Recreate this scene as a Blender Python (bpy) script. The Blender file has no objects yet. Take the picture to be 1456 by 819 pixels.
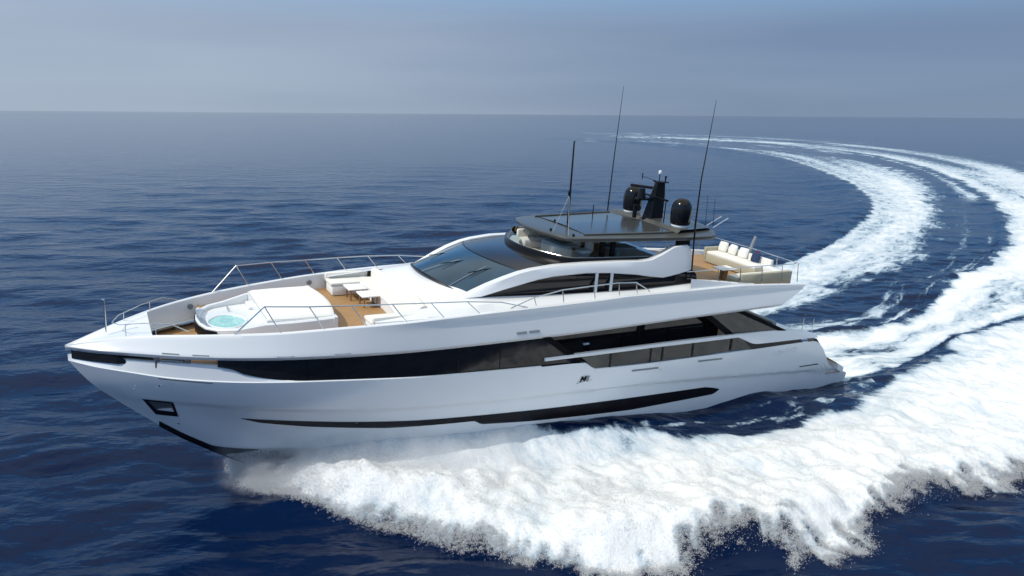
import bpy, bmesh, math
import numpy as np
from mathutils import Vector, Matrix
rng = np.random.default_rng(7)
S = bpy.context.scene
COL = S.collection

# ------------------------------------------------------------------ camera, sky, sun
cam_d = bpy.data.cameras.new('camera'); cam = bpy.data.objects.new('camera', cam_d); COL.objects.link(cam)
cam_d.lens = 26.5076; cam_d.sensor_width = 36.0; cam_d.clip_end = 60000; cam_d.clip_start = 0.5
_R = Vector((0.999972, 0.001687, 0.007296)); _U = Vector((-0.007488, 0.225232, 0.974276)); _F = Vector((0.0, 0.974304, -0.225238))
_m = Matrix((_R, _U, -_F)).transposed().to_4x4(); _m.translation = Vector((-0.78151, -30.18425, 12.50872))
cam.matrix_world = _m
S.camera = cam
S.render.resolution_x = 1024; S.render.resolution_y = 576

SUN_EL = math.radians(50); SUN_DIR = Vector((-math.cos(SUN_EL)*math.cos(math.radians(-33)), math.cos(SUN_EL)*math.sin(math.radians(-33)), math.sin(SUN_EL)))
w = bpy.data.worlds.new('World'); S.world = w; w.use_nodes = True
nt = w.node_tree; nt.nodes.clear()
out = nt.nodes.new('ShaderNodeOutputWorld'); bg = nt.nodes.new('ShaderNodeBackground'); sky = nt.nodes.new('ShaderNodeTexSky')
sky.sky_type = 'NISHITA'; sky.sun_disc = False; sky.sun_elevation = SUN_EL
sky.sun_rotation = math.atan2(SUN_DIR.x, SUN_DIR.y)
sky.altitude = 0; sky.air_density = 1.0; sky.dust_density = 0.0; sky.ozone_density = 3.0
tc = nt.nodes.new('ShaderNodeTexCoord'); mp = nt.nodes.new('ShaderNodeMapping'); mp.inputs['Scale'].default_value = (1.3, 1.3, 11.0)
nz = nt.nodes.new('ShaderNodeTexNoise'); nz.inputs['Scale'].default_value = 1.5; nz.inputs['Detail'].default_value = 3; nz.inputs['Roughness'].default_value = 0.45
sep = nt.nodes.new('ShaderNodeSeparateXYZ'); nt.links.new(tc.outputs['Generated'], sep.inputs[0])
def wr_(src, a_, b_, c_, d_):
    q = nt.nodes.new('ShaderNodeMapRange'); q.interpolation_type = 'SMOOTHSTEP'
    for nm, x_ in (('From Min', a_), ('From Max', b_), ('To Min', c_), ('To Max', d_)): q.inputs[nm].default_value = x_
    nt.links.new(src, q.inputs['Value']); return q.outputs[0]
# sea haze low over the horizon, brighter on the sun's side, over the clear sky
hz = nt.nodes.new('ShaderNodeMix'); hz.data_type = 'RGBA'; hz.inputs['A'].default_value = (0.90, 1.22, 1.92, 1); hz.inputs['B'].default_value = (1.90, 2.26, 2.86, 1)
ad = nt.nodes.new('ShaderNodeMath'); ad.operation = 'ADD'; nt.links.new(wr_(sep.outputs[0], -.62, .50, 1.0, 0.0), ad.inputs[0])
nt.links.new(tc.outputs['Generated'], mp.inputs['Vector']); nt.links.new(mp.outputs[0], nz.inputs['Vector'])
nt.links.new(wr_(nz.outputs['Fac'], .3, .7, -.11, .11), ad.inputs[1]); nt.links.new(ad.outputs[0], hz.inputs['Factor'])
tint = nt.nodes.new('ShaderNodeMix'); tint.data_type = 'RGBA'; tint.blend_type = 'MULTIPLY'; tint.inputs['Factor'].default_value = 1.0
tint.inputs['B'].default_value = (0.54, 0.79, 0.94, 1); nt.links.new(sky.outputs[0], tint.inputs['A'])
fin = nt.nodes.new('ShaderNodeMix'); fin.data_type = 'RGBA'; nt.links.new(wr_(sep.outputs[2], .09, .27, .96, .04), fin.inputs['Factor'])
nt.links.new(tint.outputs['Result'], fin.inputs['A']); nt.links.new(hz.outputs['Result'], fin.inputs['B'])
veil = nt.nodes.new('ShaderNodeMix'); veil.data_type = 'RGBA'; veil.inputs['B'].default_value = (5.5, 5.5, 4.6, 1)   # bright haze overhead, out of view, added as fill for the shaded hull
nt.links.new(wr_(sep.outputs[2], .38, .80, 0.0, .75), veil.inputs['Factor']); nt.links.new(fin.outputs['Result'], veil.inputs['A'])
nt.links.new(veil.outputs['Result'], bg.inputs['Color']); bg.inputs['Strength'].default_value = 0.15
nt.links.new(bg.outputs[0], out.inputs['Surface'])
sd = bpy.data.lights.new('sun', 'SUN'); sd.energy = 2.3; sd.angle = math.radians(0.55); sd.color = (1.0, 0.955, 0.88)
sun = bpy.data.objects.new('sun', sd); COL.objects.link(sun); sun.rotation_euler = SUN_DIR.to_track_quat('Z', 'Y').to_euler()
S.view_settings.view_transform = 'Standard'; S.view_settings.look = 'None'; S.view_settings.exposure = 0.38; S.view_settings.gamma = 1.0
try: S.cycles.max_bounces = 10; S.cycles.volume_bounces = 6; S.cycles.transparent_max_bounces = 12
except Exception: pass

# ------------------------------------------------------------------ helpers
def tag(o, label=None, cat=None, group=None, kind=None):
    if label: o['label'] = label
    if cat: o['category'] = cat
    if group: o['group'] = group
    if kind: o['kind'] = kind
    return o
def build(name, verts, faces, mat, parent=None, smooth=40, mats=None):
    me = bpy.data.meshes.new(name); me.from_pydata([tuple(map(float, v)) for v in verts], [], [tuple(int(i) for i in f) for f in faces])
    me.validate(); bm = bmesh.new(); bm.from_mesh(me); bmesh.ops.remove_doubles(bm, verts=bm.verts, dist=1e-5)
    bmesh.ops.recalc_face_normals(bm, faces=bm.faces); bm.to_mesh(me); bm.free()
    me.materials.append(mat)
    if smooth: me.shade_smooth(); me.set_sharp_from_angle(angle=math.radians(smooth))
    o = bpy.data.objects.new(name, me); COL.objects.link(o)
    if parent: o.parent = parent
    return o
class MB:
    def __init__(s): s.v = []; s.f = []
    def add(s, v, f):
        n = len(s.v); s.v += [tuple(map(float, p)) for p in v]; s.f += [tuple(int(i)+n for i in q) for q in f]; return s
    def grid(s, P, closeu=False, closev=False):
        P = np.asarray(P, float); n, m = P.shape[:2]; f = []
        for i in range(n-1+closeu):
            for j in range(m-1+closev):
                a, b = i, (i+1) % n; c, d = j, (j+1) % m
                f.append((a*m+c, b*m+c, b*m+d, a*m+d))
        return s.add(P.reshape(-1, 3), f)
    def slab(s, poly, ext):     # poly: list of 3D points, extruded by vector ext
        n = len(poly); p = [np.array(q, float) for q in poly]; e = np.array(ext, float)
        v = p+[q+e for q in p]
        f = [tuple(range(n)), tuple(range(2*n-1, n-1, -1))]+[(i, (i+1) % n, (i+1) % n+n, i+n) for i in range(n)]
        return s.add(v, f)
    def tube(s, pts, r, seg=8, cap=True):
        pts = [np.array(p, float) for p in pts]; n = len(pts); rs = r if hasattr(r, '__len__') else [r]*n
        R = []; prev = None
        for i, p in enumerate(pts):
            d = (pts[min(i+1, n-1)]-pts[max(i-1, 0)]); d /= np.linalg.norm(d)+1e-9
            if prev is None:
                a = np.array([0, 0, 1.]) if abs(d[2]) < .9 else np.array([1., 0, 0]); x = np.cross(a, d)
            else: x = prev-d*np.dot(prev, d)
            x /= np.linalg.norm(x); prev = x; y = np.cross(d, x)
            R.append([p+rs[i]*(math.cos(t)*x+math.sin(t)*y) for t in np.linspace(0, 2*math.pi, seg, endpoint=False)])
        m = len(s.v); s.grid(R, closev=True)
        if cap: s.f.append(tuple(range(m+seg-1, m-1, -1))); s.f.append(tuple(m+(n-1)*seg+i for i in range(seg)))
        return s
    def box(s, c, d, bev=0.0, rot=0, seg=2, taper=1.0):
        bm = bmesh.new(); bmesh.ops.create_cube(bm, size=1)
        for v in bm.verts:
            k = taper if v.co.z > 0 else 1
            v.co = Vector((v.co.x*d[0]*k, v.co.y*d[1]*k, v.co.z*d[2]))
        if bev: bmesh.ops.bevel(bm, geom=bm.edges[:], offset=bev, segments=seg, affect='EDGES', profile=0.5)
        M = Matrix.Translation(Vector(c)) @ Matrix.Rotation(rot, 4, 'Z'); bm.transform(M)
        bm.verts.index_update(); s.add([v.co[:] for v in bm.verts], [[v.index for v in f.verts] for f in bm.faces]); bm.free(); return s
    def lathe(s, prof, c, seg=24):
        P = [[(c[0]+r*math.cos(t), c[1]+r*math.sin(t), c[2]+z) for r, z in prof] for t in np.linspace(0, 2*math.pi, seg, endpoint=False)]
        return s.grid(P, closeu=True)
    def mirror(s):
        s.half = (list(s.v), list(s.f)) if all(abs(p[1]) > 1e-3 for p in s.v) and (all(p[1] > 0 for p in s.v) or all(p[1] < 0 for p in s.v)) else None
        n = len(s.v); s.v += [(a, -b, c) for a, b, c in s.v]; s.f += [tuple(i+n for i in reversed(f)) for f in s.f]; return s
    half = None
    def build(s, name, mat, parent=None, smooth=40):
        if s.half is None: return build(name, s.v, s.f, mat, parent, smooth)
        v, f = s.half; o = build(name, v, f, mat, parent, smooth)        # port and starboard pieces are parts of their own
        t = build(name, [(a, -b, c) for a, b, c in v], f, mat, TWIN.get(parent.name, parent) if parent else None, smooth); TWIN[o.name] = t; return o
TWIN = {}
def sm(xs, ys):         # monotone cubic through points (any order)
    xs = np.array(xs, float); ys = np.array(ys, float); o = np.argsort(xs); xs, ys = xs[o], ys[o]
    h = np.diff(xs); dl = np.diff(ys)/h; m = np.zeros(len(xs)); m[0], m[-1] = dl[0], dl[-1]
    for i in range(1, len(xs)-1):
        if dl[i-1]*dl[i] > 0:
            w1, w2 = 2*h[i]+h[i-1], h[i]+2*h[i-1]; m[i] = (w1+w2)/(w1/dl[i-1]+w2/dl[i])
    def f(x):
        x = np.clip(np.asarray(x, float), xs[0], xs[-1]); k = np.clip(np.searchsorted(xs, x)-1, 0, len(xs)-2)
        t = (x-xs[k])/h[k]; return (2*t**3-3*t**2+1)*ys[k]+(t**3-2*t**2+t)*h[k]*m[k]+(-2*t**3+3*t**2)*ys[k+1]+(t**3-t**2)*h[k]*m[k+1]
    return f

# ------------------------------------------------------------------ materials
def mat(name, col, rough=0.5, metal=0.0, spec=0.5, coat=0.0, bump=None, var=None, trans=0.0, alpha=1.0, ior=1.45):
    m = bpy.data.materials.new(name); m.use_nodes = True; n = m.node_tree; b = n.nodes['Principled BSDF']
    b.inputs['Base Color'].default_value = (*col, 1); b.inputs['Roughness'].default_value = rough; b.inputs['Metallic'].default_value = metal
    b.inputs['Specular IOR Level'].default_value = spec; b.inputs['Coat Weight'].default_value = coat; b.inputs['Coat Roughness'].default_value = 0.04
    b.inputs['Transmission Weight'].default_value = trans; b.inputs['Alpha'].default_value = alpha; b.inputs['IOR'].default_value = ior
    t = n.nodes.new('ShaderNodeTexCoord')
    if var:         # (scale, amount): gentle uneven tone and gloss of a real surface
        z = n.nodes.new('ShaderNodeTexNoise'); z.inputs['Scale'].default_value = var[0]; z.inputs['Detail'].default_value = 5
        n.links.new(t.outputs['Object'], z.inputs['Vector'])
        mx = n.nodes.new('ShaderNodeMix'); mx.data_type = 'RGBA'; n.links.new(z.outputs['Fac'], mx.inputs['Factor'])
        mx.inputs['A'].default_value = (*[c*(1-var[1]) for c in col], 1); mx.inputs['B'].default_value = (*[min(1, c*(1+var[1])) for c in col], 1)
        n.links.new(mx.outputs['Result'], b.inputs['Base Color'])
    if bump:        # (scale, strength, distance)
        z = n.nodes.new('ShaderNodeTexNoise'); z.inputs['Scale'].default_value = bump[0]; z.inputs['Detail'].default_value = 3
        n.links.new(t.outputs['Object'], z.inputs['Vector']); bp = n.nodes.new('ShaderNodeBump'); bp.inputs['Strength'].default_value = bump[1]
        bp.inputs['Distance'].default_value = bump[2]; n.links.new(z.outputs['Fac'], bp.inputs['Height']); n.links.new(bp.outputs[0], b.inputs['Normal'])
    return m
WHITE = mat('white_gelcoat', (0.78, 0.785, 0.78), 0.22, coat=0.4, var=(0.7, 0.015), bump=(0.9, 0.12, 0.01))
HULLW = mat('hull_paint', (0.80, 0.81, 0.81), 0.2, coat=0.3, var=(0.5, 0.02), bump=(0.8, 0.2, 0.012))
BLACKG = mat('tinted_glass', (0.010, 0.010, 0.012), 0.05, spec=0.5, bump=(0.5, 0.25, 0.01), var=(0.8, 0.5))
WSGLASS = mat('windscreen_glass', (0.018, 0.050, 0.085), 0.04, spec=0.7, bump=(0.6, 0.2, 0.01), var=(1.2, 0.5))
ROOFG = mat('sunroof_glass', (0.014, 0.013, 0.015), 0.12, spec=0.5, var=(0.8, 0.3))
BLACK = mat('black_paint', (0.006, 0.006, 0.007), 0.3, spec=0.25)
DOME = mat('dome_paint', (0.006, 0.006, 0.007), 0.14, spec=0.4)
BLACKM = mat('satin_black', (0.006, 0.006, 0.007), 0.8, spec=0.1)
BOOT = mat('hull_black', (0.007, 0.006, 0.008), 0.35, spec=0.25, var=(3, 0.4))
GREYH = mat('grey_hardtop_paint', (0.060, 0.062, 0.056), 0.34, coat=0.2, var=(1.0, 0.1), bump=(1.5, 0.1, 0.01))
GREYP = mat('gloss_roof_panel', (0.05, 0.053, 0.052), 0.16, coat=0.0, bump=(2.0, 0.2, 0.01))
STEEL = mat('polished_steel', (0.62, 0.62, 0.6), 0.22, metal=1.0)
DSTEEL = mat('weathered_steel', (0.30, 0.29, 0.27), 0.35, metal=0.8)
CREAM = mat('cream_cushion', (0.76, 0.74, 0.68), 0.85, spec=0.2, bump=(6, 0.4, 0.02), var=(3, 0.03))
SUNP = mat('white_cushion', (0.80, 0.79, 0.75), 0.85, spec=0.2, bump=(5, 0.35, 0.02), var=(2, 0.03))
OLIVE = mat('olive_weave', (0.42, 0.39, 0.29), 0.8, spec=0.2, bump=(40, 0.5, 0.01), var=(8, 0.15))
NAVY = mat('navy_cushion', (0.03, 0.05, 0.11), 0.85, spec=0.2, var=(20, 0.5))
TAN = mat('tan_soffit', (0.42, 0.36, 0.22), 0.5, var=(3, 0.1))
WOODL = mat('table_leg_wood', (0.30, 0.18, 0.08), 0.5)
GREYF = mat('grey_upholstery', (0.33, 0.40, 0.40), 0.8, spec=0.2, var=(4, 0.1), bump=(10, 0.3, 0.01))
ORANGE = mat('red_flag_cloth', (0.55, 0.03, 0.03), 0.8)
GREYV = mat('vent_grey', (0.22, 0.24, 0.25), 0.4)
LEDW = mat('white_lamp_glass', (0.8, 0.8, 0.8), 0.2)
def teak():
    m = bpy.data.materials.new('teak_planks'); m.use_nodes = True; n = m.node_tree; b = n.nodes['Principled BSDF']
    t = n.nodes.new('ShaderNodeTexCoord'); mp = n.nodes.new('ShaderNodeMapping'); mp.inputs['Scale'].default_value = (0.6, 8, 1)
    z = n.nodes.new('ShaderNodeTexNoise'); z.inputs['Scale'].default_value = 3; z.inputs['Detail'].default_value = 6
    n.links.new(t.outputs['Object'], mp.inputs[0]); n.links.new(mp.outputs[0], z.inputs['Vector'])
    r = n.nodes.new('ShaderNodeValToRGB'); r.color_ramp.elements[0].position = .3; r.color_ramp.elements[0].color = (0.30, 0.165, 0.066, 1)
    r.color_ramp.elements[1].position = .75; r.color_ramp.elements[1].color = (0.47, 0.285, 0.13, 1); n.links.new(z.outputs['Fac'], r.inputs[0])
    wv = n.nodes.new('ShaderNodeTexWave'); wv.bands_direction = 'Y'; wv.inputs['Scale'].default_value = 3.2; wv.wave_profile = 'SAW'
    n.links.new(t.outputs['Object'], wv.inputs['Vector']); st = n.nodes.new('ShaderNodeMath'); st.operation = 'LESS_THAN'; st.inputs[1].default_value = 0.1
    n.links.new(wv.outputs['Fac'], st.inputs[0]); mx = n.nodes.new('ShaderNodeMix'); mx.data_type = 'RGBA'; mx.inputs['B'].default_value = (0.06, 0.04, 0.025, 1)
    sc = n.nodes.new('ShaderNodeMath'); sc.operation = 'MULTIPLY'; sc.inputs[1].default_value = 0.75; n.links.new(st.outputs[0], sc.inputs[0])
    n.links.new(sc.outputs[0], mx.inputs['Factor']); n.links.new(r.outputs[0], mx.inputs['A']); n.links.new(mx.outputs['Result'], b.inputs['Base Color'])
    b.inputs['Roughness'].default_value = 0.6; return m
TEAK = teak()
def clear(name, tint, op):      # see-through tinted glass: part clear, part glossy
    m = bpy.data.materials.new(name); m.use_nodes = True; n = m.node_tree; n.nodes.clear()
    o = n.nodes.new('ShaderNodeOutputMaterial'); t = n.nodes.new('ShaderNodeBsdfTransparent'); t.inputs[0].default_value = (*tint, 1)
    g = n.nodes.new('ShaderNodeBsdfGlossy'); g.inputs['Roughness'].default_value = 0.04; g.inputs[0].default_value = (.9, .9, .9, 1)
    d = n.nodes.new('ShaderNodeBsdfDiffuse'); d.inputs[0].default_value = (tint[0]*.35, tint[1]*.35, tint[2]*.35, 1)
    f = n.nodes.new('ShaderNodeFresnel'); f.inputs[0].default_value = 1.5
    m1 = n.nodes.new('ShaderNodeMixShader'); m1.inputs[0].default_value = op; m2 = n.nodes.new('ShaderNodeMixShader')
    n.links.new(t.outputs[0], m1.inputs[1]); n.links.new(d.outputs[0], m1.inputs[2]); n.links.new(f.outputs[0], m2.inputs[0])
    n.links.new(m1.outputs[0], m2.inputs[1]); n.links.new(g.outputs[0], m2.inputs[2]); n.links.new(m2.outputs[0], o.inputs[0]); return m
SMOKE = clear('smoked_glass', (0.30, 0.33, 0.33), 0.22)
CLEAR = clear('clear_glass', (0.80, 0.88, 0.88), 0.06)
def poolmat():
    m = mat('pool_water', (0.18, 0.50, 0.50), 0.08, spec=0.5, bump=(7, 0.8, 0.06)); n = m.node_tree; b = n.nodes['Principled BSDF']
    t = n.nodes.new('ShaderNodeTexCoord'); z = n.nodes.new('ShaderNodeTexNoise'); z.inputs['Scale'].default_value = 3.5; z.inputs['Detail'].default_value = 5; z.inputs['Distortion'].default_value = 1.2
    r = n.nodes.new('ShaderNodeValToRGB'); r.color_ramp.elements[0].position = .38; r.color_ramp.elements[0].color = (0.26, 0.55, 0.54, 1)
    r.color_ramp.elements[1].position = .66; r.color_ramp.elements[1].color = (0.42, 0.68, 0.66, 1)
    n.links.new(t.outputs['Object'], z.inputs['Vector']); n.links.new(z.outputs['Fac'], r.inputs[0]); n.links.new(r.outputs[0], b.inputs['Base Color']); return m
POOL = poolmat()

# ------------------------------------------------------------------ yacht frame: x = metres forward of the stern, y = port, z = up
YF = Vector((-0.875953, -0.48114, 0.034782)); YP = Vector((0.478038, -0.875451, -0.071175)); YU = Vector((0.064695, -0.045719, 0.996857))
YM = Matrix((YF, YP, YU)).transposed().to_4x4(); YM.translation = -16*YF
def empty(name, parent=None, matrix=None):
    o = bpy.data.objects.new(name, None); COL.objects.link(o); o.empty_display_size = 0.3
    if parent: o.parent = parent
    if matrix is not None: o.matrix_world = matrix
    return o
def on_yacht(name, x, y, z, rot=0):     # a loose thing standing on the yacht
    return empty(name, None, YM @ Matrix.Translation((x, y, z)) @ Matrix.Rotation(rot, 4, 'Z'))
yacht = empty('motor_yacht', None, YM)
tag(yacht, 'long white motor yacht with black window band and grey hardtop, speeding through a turn', 'yacht')

B = sm([0, 4, 8, 20, 22, 23, 24, 25, 26, 27, 28, 29, 30, 31, 32, 32.75], [3.4, 3.5, 3.6, 3.65, 3.62, 3.58, 3.5, 3.4, 3.25, 3.05, 2.75, 2.35, 1.85, 1.25, .62, 0.0])
CI = sm([0, 4.2, 8, 15, 20, 22, 23, 24, 25, 26, 27, 28, 29, 30, 31, 32, 32.75], [3.2, 3.25, 3.35, 3.4, 3.43, 3.41, 3.36, 3.25, 3.1, 2.92, 2.7, 2.38, 1.98, 1.47, .88, .38, 0.0])
WC = sm([4.2, 7.3, 8.4, 14, 15.5, 20, 22, 23, 24, 25, 26, 27, 28, 29, 30, 31, 32, 32.75], [5.92, 6.12, 6.17, 6.17, 6.12, 6.03, 5.97, 5.93, 5.89, 5.85, 5.79, 5.73, 5.68, 5.62, 5.54, 5.40, 5.18, 5.0])
WE = sm([5.0, 5.7, 10.4, 18, 22.6, 27, 30, 32.75], [5.17, 5.17, 5.12, 5.0, 5.0, 5.03, 5.0, 4.95])

# --- hull
WTOP = sm([-0.3, .1, .5, 1.0, 1.39, 1.95, 2.39, 3.1, 7.24, 15.5, 15.52, 16.05, 17.9, 22.5, 26.5, 28.9, 30, 31.72, 32.7],
          [.95, 1.12, 1.25, 1.45, 1.62, 2.28, 2.74, 3.13, 3.18, 3.38, 3.39, 3.72, 3.80, 3.99, 4.17, 4.19, 4.22, 4.39, 4.49])
STEM = sm([-1.2, -.7, -.1, .53, 1.34, 2.3, 3.01, 3.66, 4.49], [23.0, 25.6, 27.4, 28.51, 29.6, 30.72, 31.49, 32.13, 32.7])
TOPC = sm([0, .75, 1.75, 2.75, 3.75, 4.75, 5.75, 6.75, 7.75, 8.75, 9.75, 10.75, 12.75], [0, .66, 1.27, 1.86, 2.36, 2.76, 3.06, 3.26, 3.4, 3.5, 3.58, 3.62, 3.65])
KW = sm([-1.2, 0, 1.2, 2.3, 3.2, 4.3, 5], [.45, .55, .66, .8, .93, 1, 1]); VW = sm([-1.2, 0, 1.2, 2.3, 3.2, 4.3, 5], [.55, .84, .90, .945, .975, 1, 1])
STERN = sm([0, 4, 9, 14], [.945, .965, .985, 1.0])
def crease_w(u): return np.interp(u, [0, 5, 9.75, 13.5, 18, 22.5, 25.9, 28.9, 30.4, 31.7], [1.3, 1.75, 2.14, 2.42, 2.59, 2.76, 2.97, 3.13, 3.2, 3.24])
def hull_v(u, w_):
    st = STEM(w_); d = np.maximum(st-u, 0); v = TOPC(d*KW(w_))*VW(w_)*STERN(u)
    c = crease_w(u); k = np.clip((st-u)/2.5, 0, 1)
    v = v-0.09*k*np.clip((c-w_)/0.10, 0, 1)     # the moulded step below the crease line
    return v
NT = 46
taus = np.linspace(0, 1, NT)
def tau_line(t):
    f = lambda u: -1.0+t*(WTOP(u)+1.0)
    lo, hi = 20.0, 32.7
    for _ in range(50):
        m = (lo+hi)/2
        if float(STEM(f(m))) > m: lo = m
        else: hi = m
    us = lo-(lo+0.3)*np.linspace(0, 1, 150)**1.35
    us[0] = lo
    ww = f(us); vv = hull_v(us, ww); vv[0] = 0
    return np.stack([us, vv, ww], 1)
port = np.array([tau_line(t) for t in taus])
hb = MB(); hb.grid(port)
# transom and swim platform edge close the stern
tr = port[:, -1]; hb.grid(np.stack([tr, tr*[1, 0, 1]], 0))
hb.mirror(); hb.build('hull', HULLW, yacht, 30)
hull = COL.objects['hull']
# gunwale: the face that leans inward from the hull's shoulder to the window band (bow) / the side deck (amidships)
us = np.concatenate([np.linspace(32.7, 28.0, 40), np.linspace(27.8, 17.9, 40)])
HW = sm([32.7, 31.5, 30, 28.9, 28.4, 27.97, 27.2, 26.5, 17.9], [4.70, 4.70, 4.70, 4.70, 4.64, 4.46, 4.30, 4.20, 3.815])
g = MB()
g.grid([[(u, float(hull_v(u, WTOP(u))), float(WTOP(u))), (u, max(0, float(hull_v(u, WTOP(u)))-.03), float(WTOP(u))+.03),
         (u, max(0, float(B(u))-.10-.08*min(1, max(0, (u-26.5)/2))), float(HW(u))), (u, max(0, float(B(u))-.32), float(HW(u)))] for u in us])
g.mirror(); g.build('gunwale', HULLW, yacht, 25)

# --- upper band / bulwark of the upper deck
def band_port():
    S_ = np.concatenate([np.linspace(0, .25, 50), np.linspace(.26, 1, 110)])
    L = []
    def line(uend, fn): L.append([fn(32.75-s*(32.75-uend)) for s in S_])
    def bl(u): return float(np.clip((24.5-u)/4, 0, 1))       # hollow face amidships and aft, straight at the bow
    innw = lambda u: 4.86 if u > 28.8 else (5.28 if u > 11 else 5.6)
    line(4.2, lambda u: (u, max(0, float(CI(u))-.10), min(float(WC(u))-.03, innw(u))))
    line(4.2, lambda u: (u, max(0, float(CI(u))-.04), float(WC(u))-.03))
    line(4.2, lambda u: (u, float(CI(u)), float(WC(u))))
    line(4.2, lambda u: (u, float(CI(u))+(.09 if u < 31 else .09*(32.75-u)/1.75), float(WC(u))-.005))
    line(4.25, lambda u: (u, float(CI(u))+(.12 if u < 31 else .12*(32.75-u)/1.75), float(WC(u))-.035))
    for fr in (.25, .5, .75, 1.0):
        def f(u, fr=fr):
            v0, w0 = float(CI(u))+(.12 if u < 31 else .12*(32.75-u)/1.75), float(WC(u))-.035
            v1, w1 = float(B(u)), float(WE(u))
            kw = 5.60; hv, hw = v1-.10, kw                   # knuckle
            sv, sw = v0+(v1-v0)*.55, w0+(w1-w0)*.55
            k = bl(u); nv, nw = sv+(hv-sv)*k, sw+(hw-sw)*k
            t = fr
            return (u, v0+(nv-v0)*t-.03*k*math.sin(math.pi*t), w0+(nw-w0)*t)
        line(4.25+.75*fr*.6, f)
    for fr in (.33, .66, .93):
        def f(u, fr=fr):
            v0, w0 = float(CI(u))+(.12 if u < 31 else .12*(32.75-u)/1.75), float(WC(u))-.035
            v1, w1 = float(B(u)), float(WE(u)); k = bl(u)
            sv, sw = v0+(v1-v0)*.55, w0+(w1-w0)*.55; nv, nw = sv+(v1-.10-sv)*k, sw+(5.6-sw)*k
            return (u, nv+(v1-nv)*fr, nw+(w1+.02-nw)*fr)
        line(4.7+fr, f)
    line(5.7, lambda u: (u, float(B(u)), float(WE(u))))
    line(5.75, lambda u: (u, max(0, float(B(u))-.03), float(WE(u))-.04))
    line(5.8, lambda u: (u, max(0, float(B(u))-.14), float(WE(u))-.14))
    line(5.8, lambda u: (u, max(0, float(B(u))-.65), float(WE(u))-.14))
    return np.array(L)
bp = band_port(); b = MB(); b.grid(bp)
b.add(bp[:, -1], [tuple(range(len(bp)))])
b.mirror(); b.build('upper_bulwark', WHITE, yacht, 22)
# nose deck between the caps
b = MB(); uu = np.linspace(32.7, 30.4, 16)
b.grid([[(u, y*float(CI(u)), float(WC(u))-.02-.05*(1-abs(y))) for y in np.linspace(-1, 1, 9)] for u in uu])
b.grid([[(30.4, y*float(CI(30.4)), float(WC(30.4))-.02-.05*(1-abs(y))) for y in np.linspace(-1, 1, 9)], [(30.4, y*1.2, 4.6) for y in np.linspace(-1, 1, 9)]])
b.build('nose_deck', WHITE, yacht, 30)
# black insert under the nose
b = MB(); uu = np.linspace(32.6, 31.28, 14)
b.grid([[(u, max(0.02, float(B(u))-.10), 4.83), (u-.05*(u < 31.35)*2, max(.02, float(B(u))-.09), 4.70), (u-(.16 if u < 31.3 else 0), max(.02, float(B(u))-.07), 4.57)] for u in uu]).mirror()
b.build('bow_grille', BLACKG, yacht, 30)
# mooring deck
b = MB(); uu = np.linspace(32.2, 28.6, 14)
b.grid([[(u, y*max(.02, float(B(u))-.22), 4.63) for y in (-1, 0, 1)] for u in uu]); b.build('mooring_deck', TEAK, yacht, 0)
b = MB()
for s in (1, -1):
    bb = MB(); y = float(B(29.9))-.34
    for dx in (-.42, .42): bb.box((29.9+dx, s*(y+dx*-.45), 4.66), (.14, .22, .34), .03)
    bb.box((29.9, s*y, 4.72), (.7, .14, .1), .03, rot=-s*.45); o = bb.build('mooring_bitts', DSTEEL, yacht)
# superstructure main deck: window band forward
def wplate(name, mt, pts, yv, parent=yacht, th=.03, both=True, n=1):
    b = MB(); b.slab([(u, (yv(u) if callable(yv) else yv), w_) for u, w_ in pts], (0, -th, 0))
    if both: b.mirror()
    return b.build(name, mt, parent, 30)
b = MB(); uu = np.concatenate([np.linspace(28.72, 26.4, 24), np.linspace(26.2, 16.2, 50)])
def topw(u):
    return min(float(WE(u))-.10, 4.93) if u > 17.85 else 4.9-(17.85-u)*.62
b.grid([[(u, float(B(u))-.11-.1*0, float(HW(u))-.02 if u > 17.9 else 3.76), (u, float(B(u))-.13, (float(HW(u))+topw(u))/2), (u, float(B(u))-.15, topw(u))] for u in uu if u < 28.73])
b.mirror(); wband = b.build('window_band', BLACKG, yacht, 30)
for u0 in (26.2, 23.6, 21.2, 19.6):     # joints between panes
    j = MB(); j.slab([(u0, float(B(u0))-.115, float(HW(u0))+.01), (u0-.03, float(B(u0))-.115, float(HW(u0))+.01), (u0-.03, float(B(u0))-.145, 4.86), (u0, float(B(u0))-.145, 4.86)], (0, .012, 0)); j.mirror(); j.build('pane_joint', BLACK, wband, 0)
wplate('slanted_frame', BLACKM, [(17.95, 4.9), (17.6, 4.9), (16.0, 3.77), (16.35, 3.77)], lambda u: float(B(u))-.09, th=.06)
# hull top edge rail of the cut-out
b = MB(); uu = np.linspace(16.05, 3.2, 60)
b.grid([[(u, float(hull_v(u, WTOP(u))), float(WTOP(u))), (u, float(hull_v(u, WTOP(u)))-.02, float(WTOP(u))+.02), (u, float(hull_v(u, WTOP(u)))-.2, float(WTOP(u))+.02), (u, float(hull_v(u, WTOP(u)))-.22, 2.9)] for u in uu]).mirror()
b.build('side_coaming', HULLW, yacht, 30)
# side decks and cockpit sole
b = MB(); b.grid([[(u, y*(float(B(u))-.25), 2.93) for y in (-1, -.5, 0, .5, 1)] for u in np.linspace(18, 3.1, 20)]); b.build('main_deck', TEAK, yacht, 0)
b = MB(); b.grid([[(u, y*(float(B(u))-.62), 4.868) for y in (-1, 0, 1)] for u in np.linspace(28.2, 5.85, 40)]); b.build('deckhead', GREYF, yacht, 0)
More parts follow.
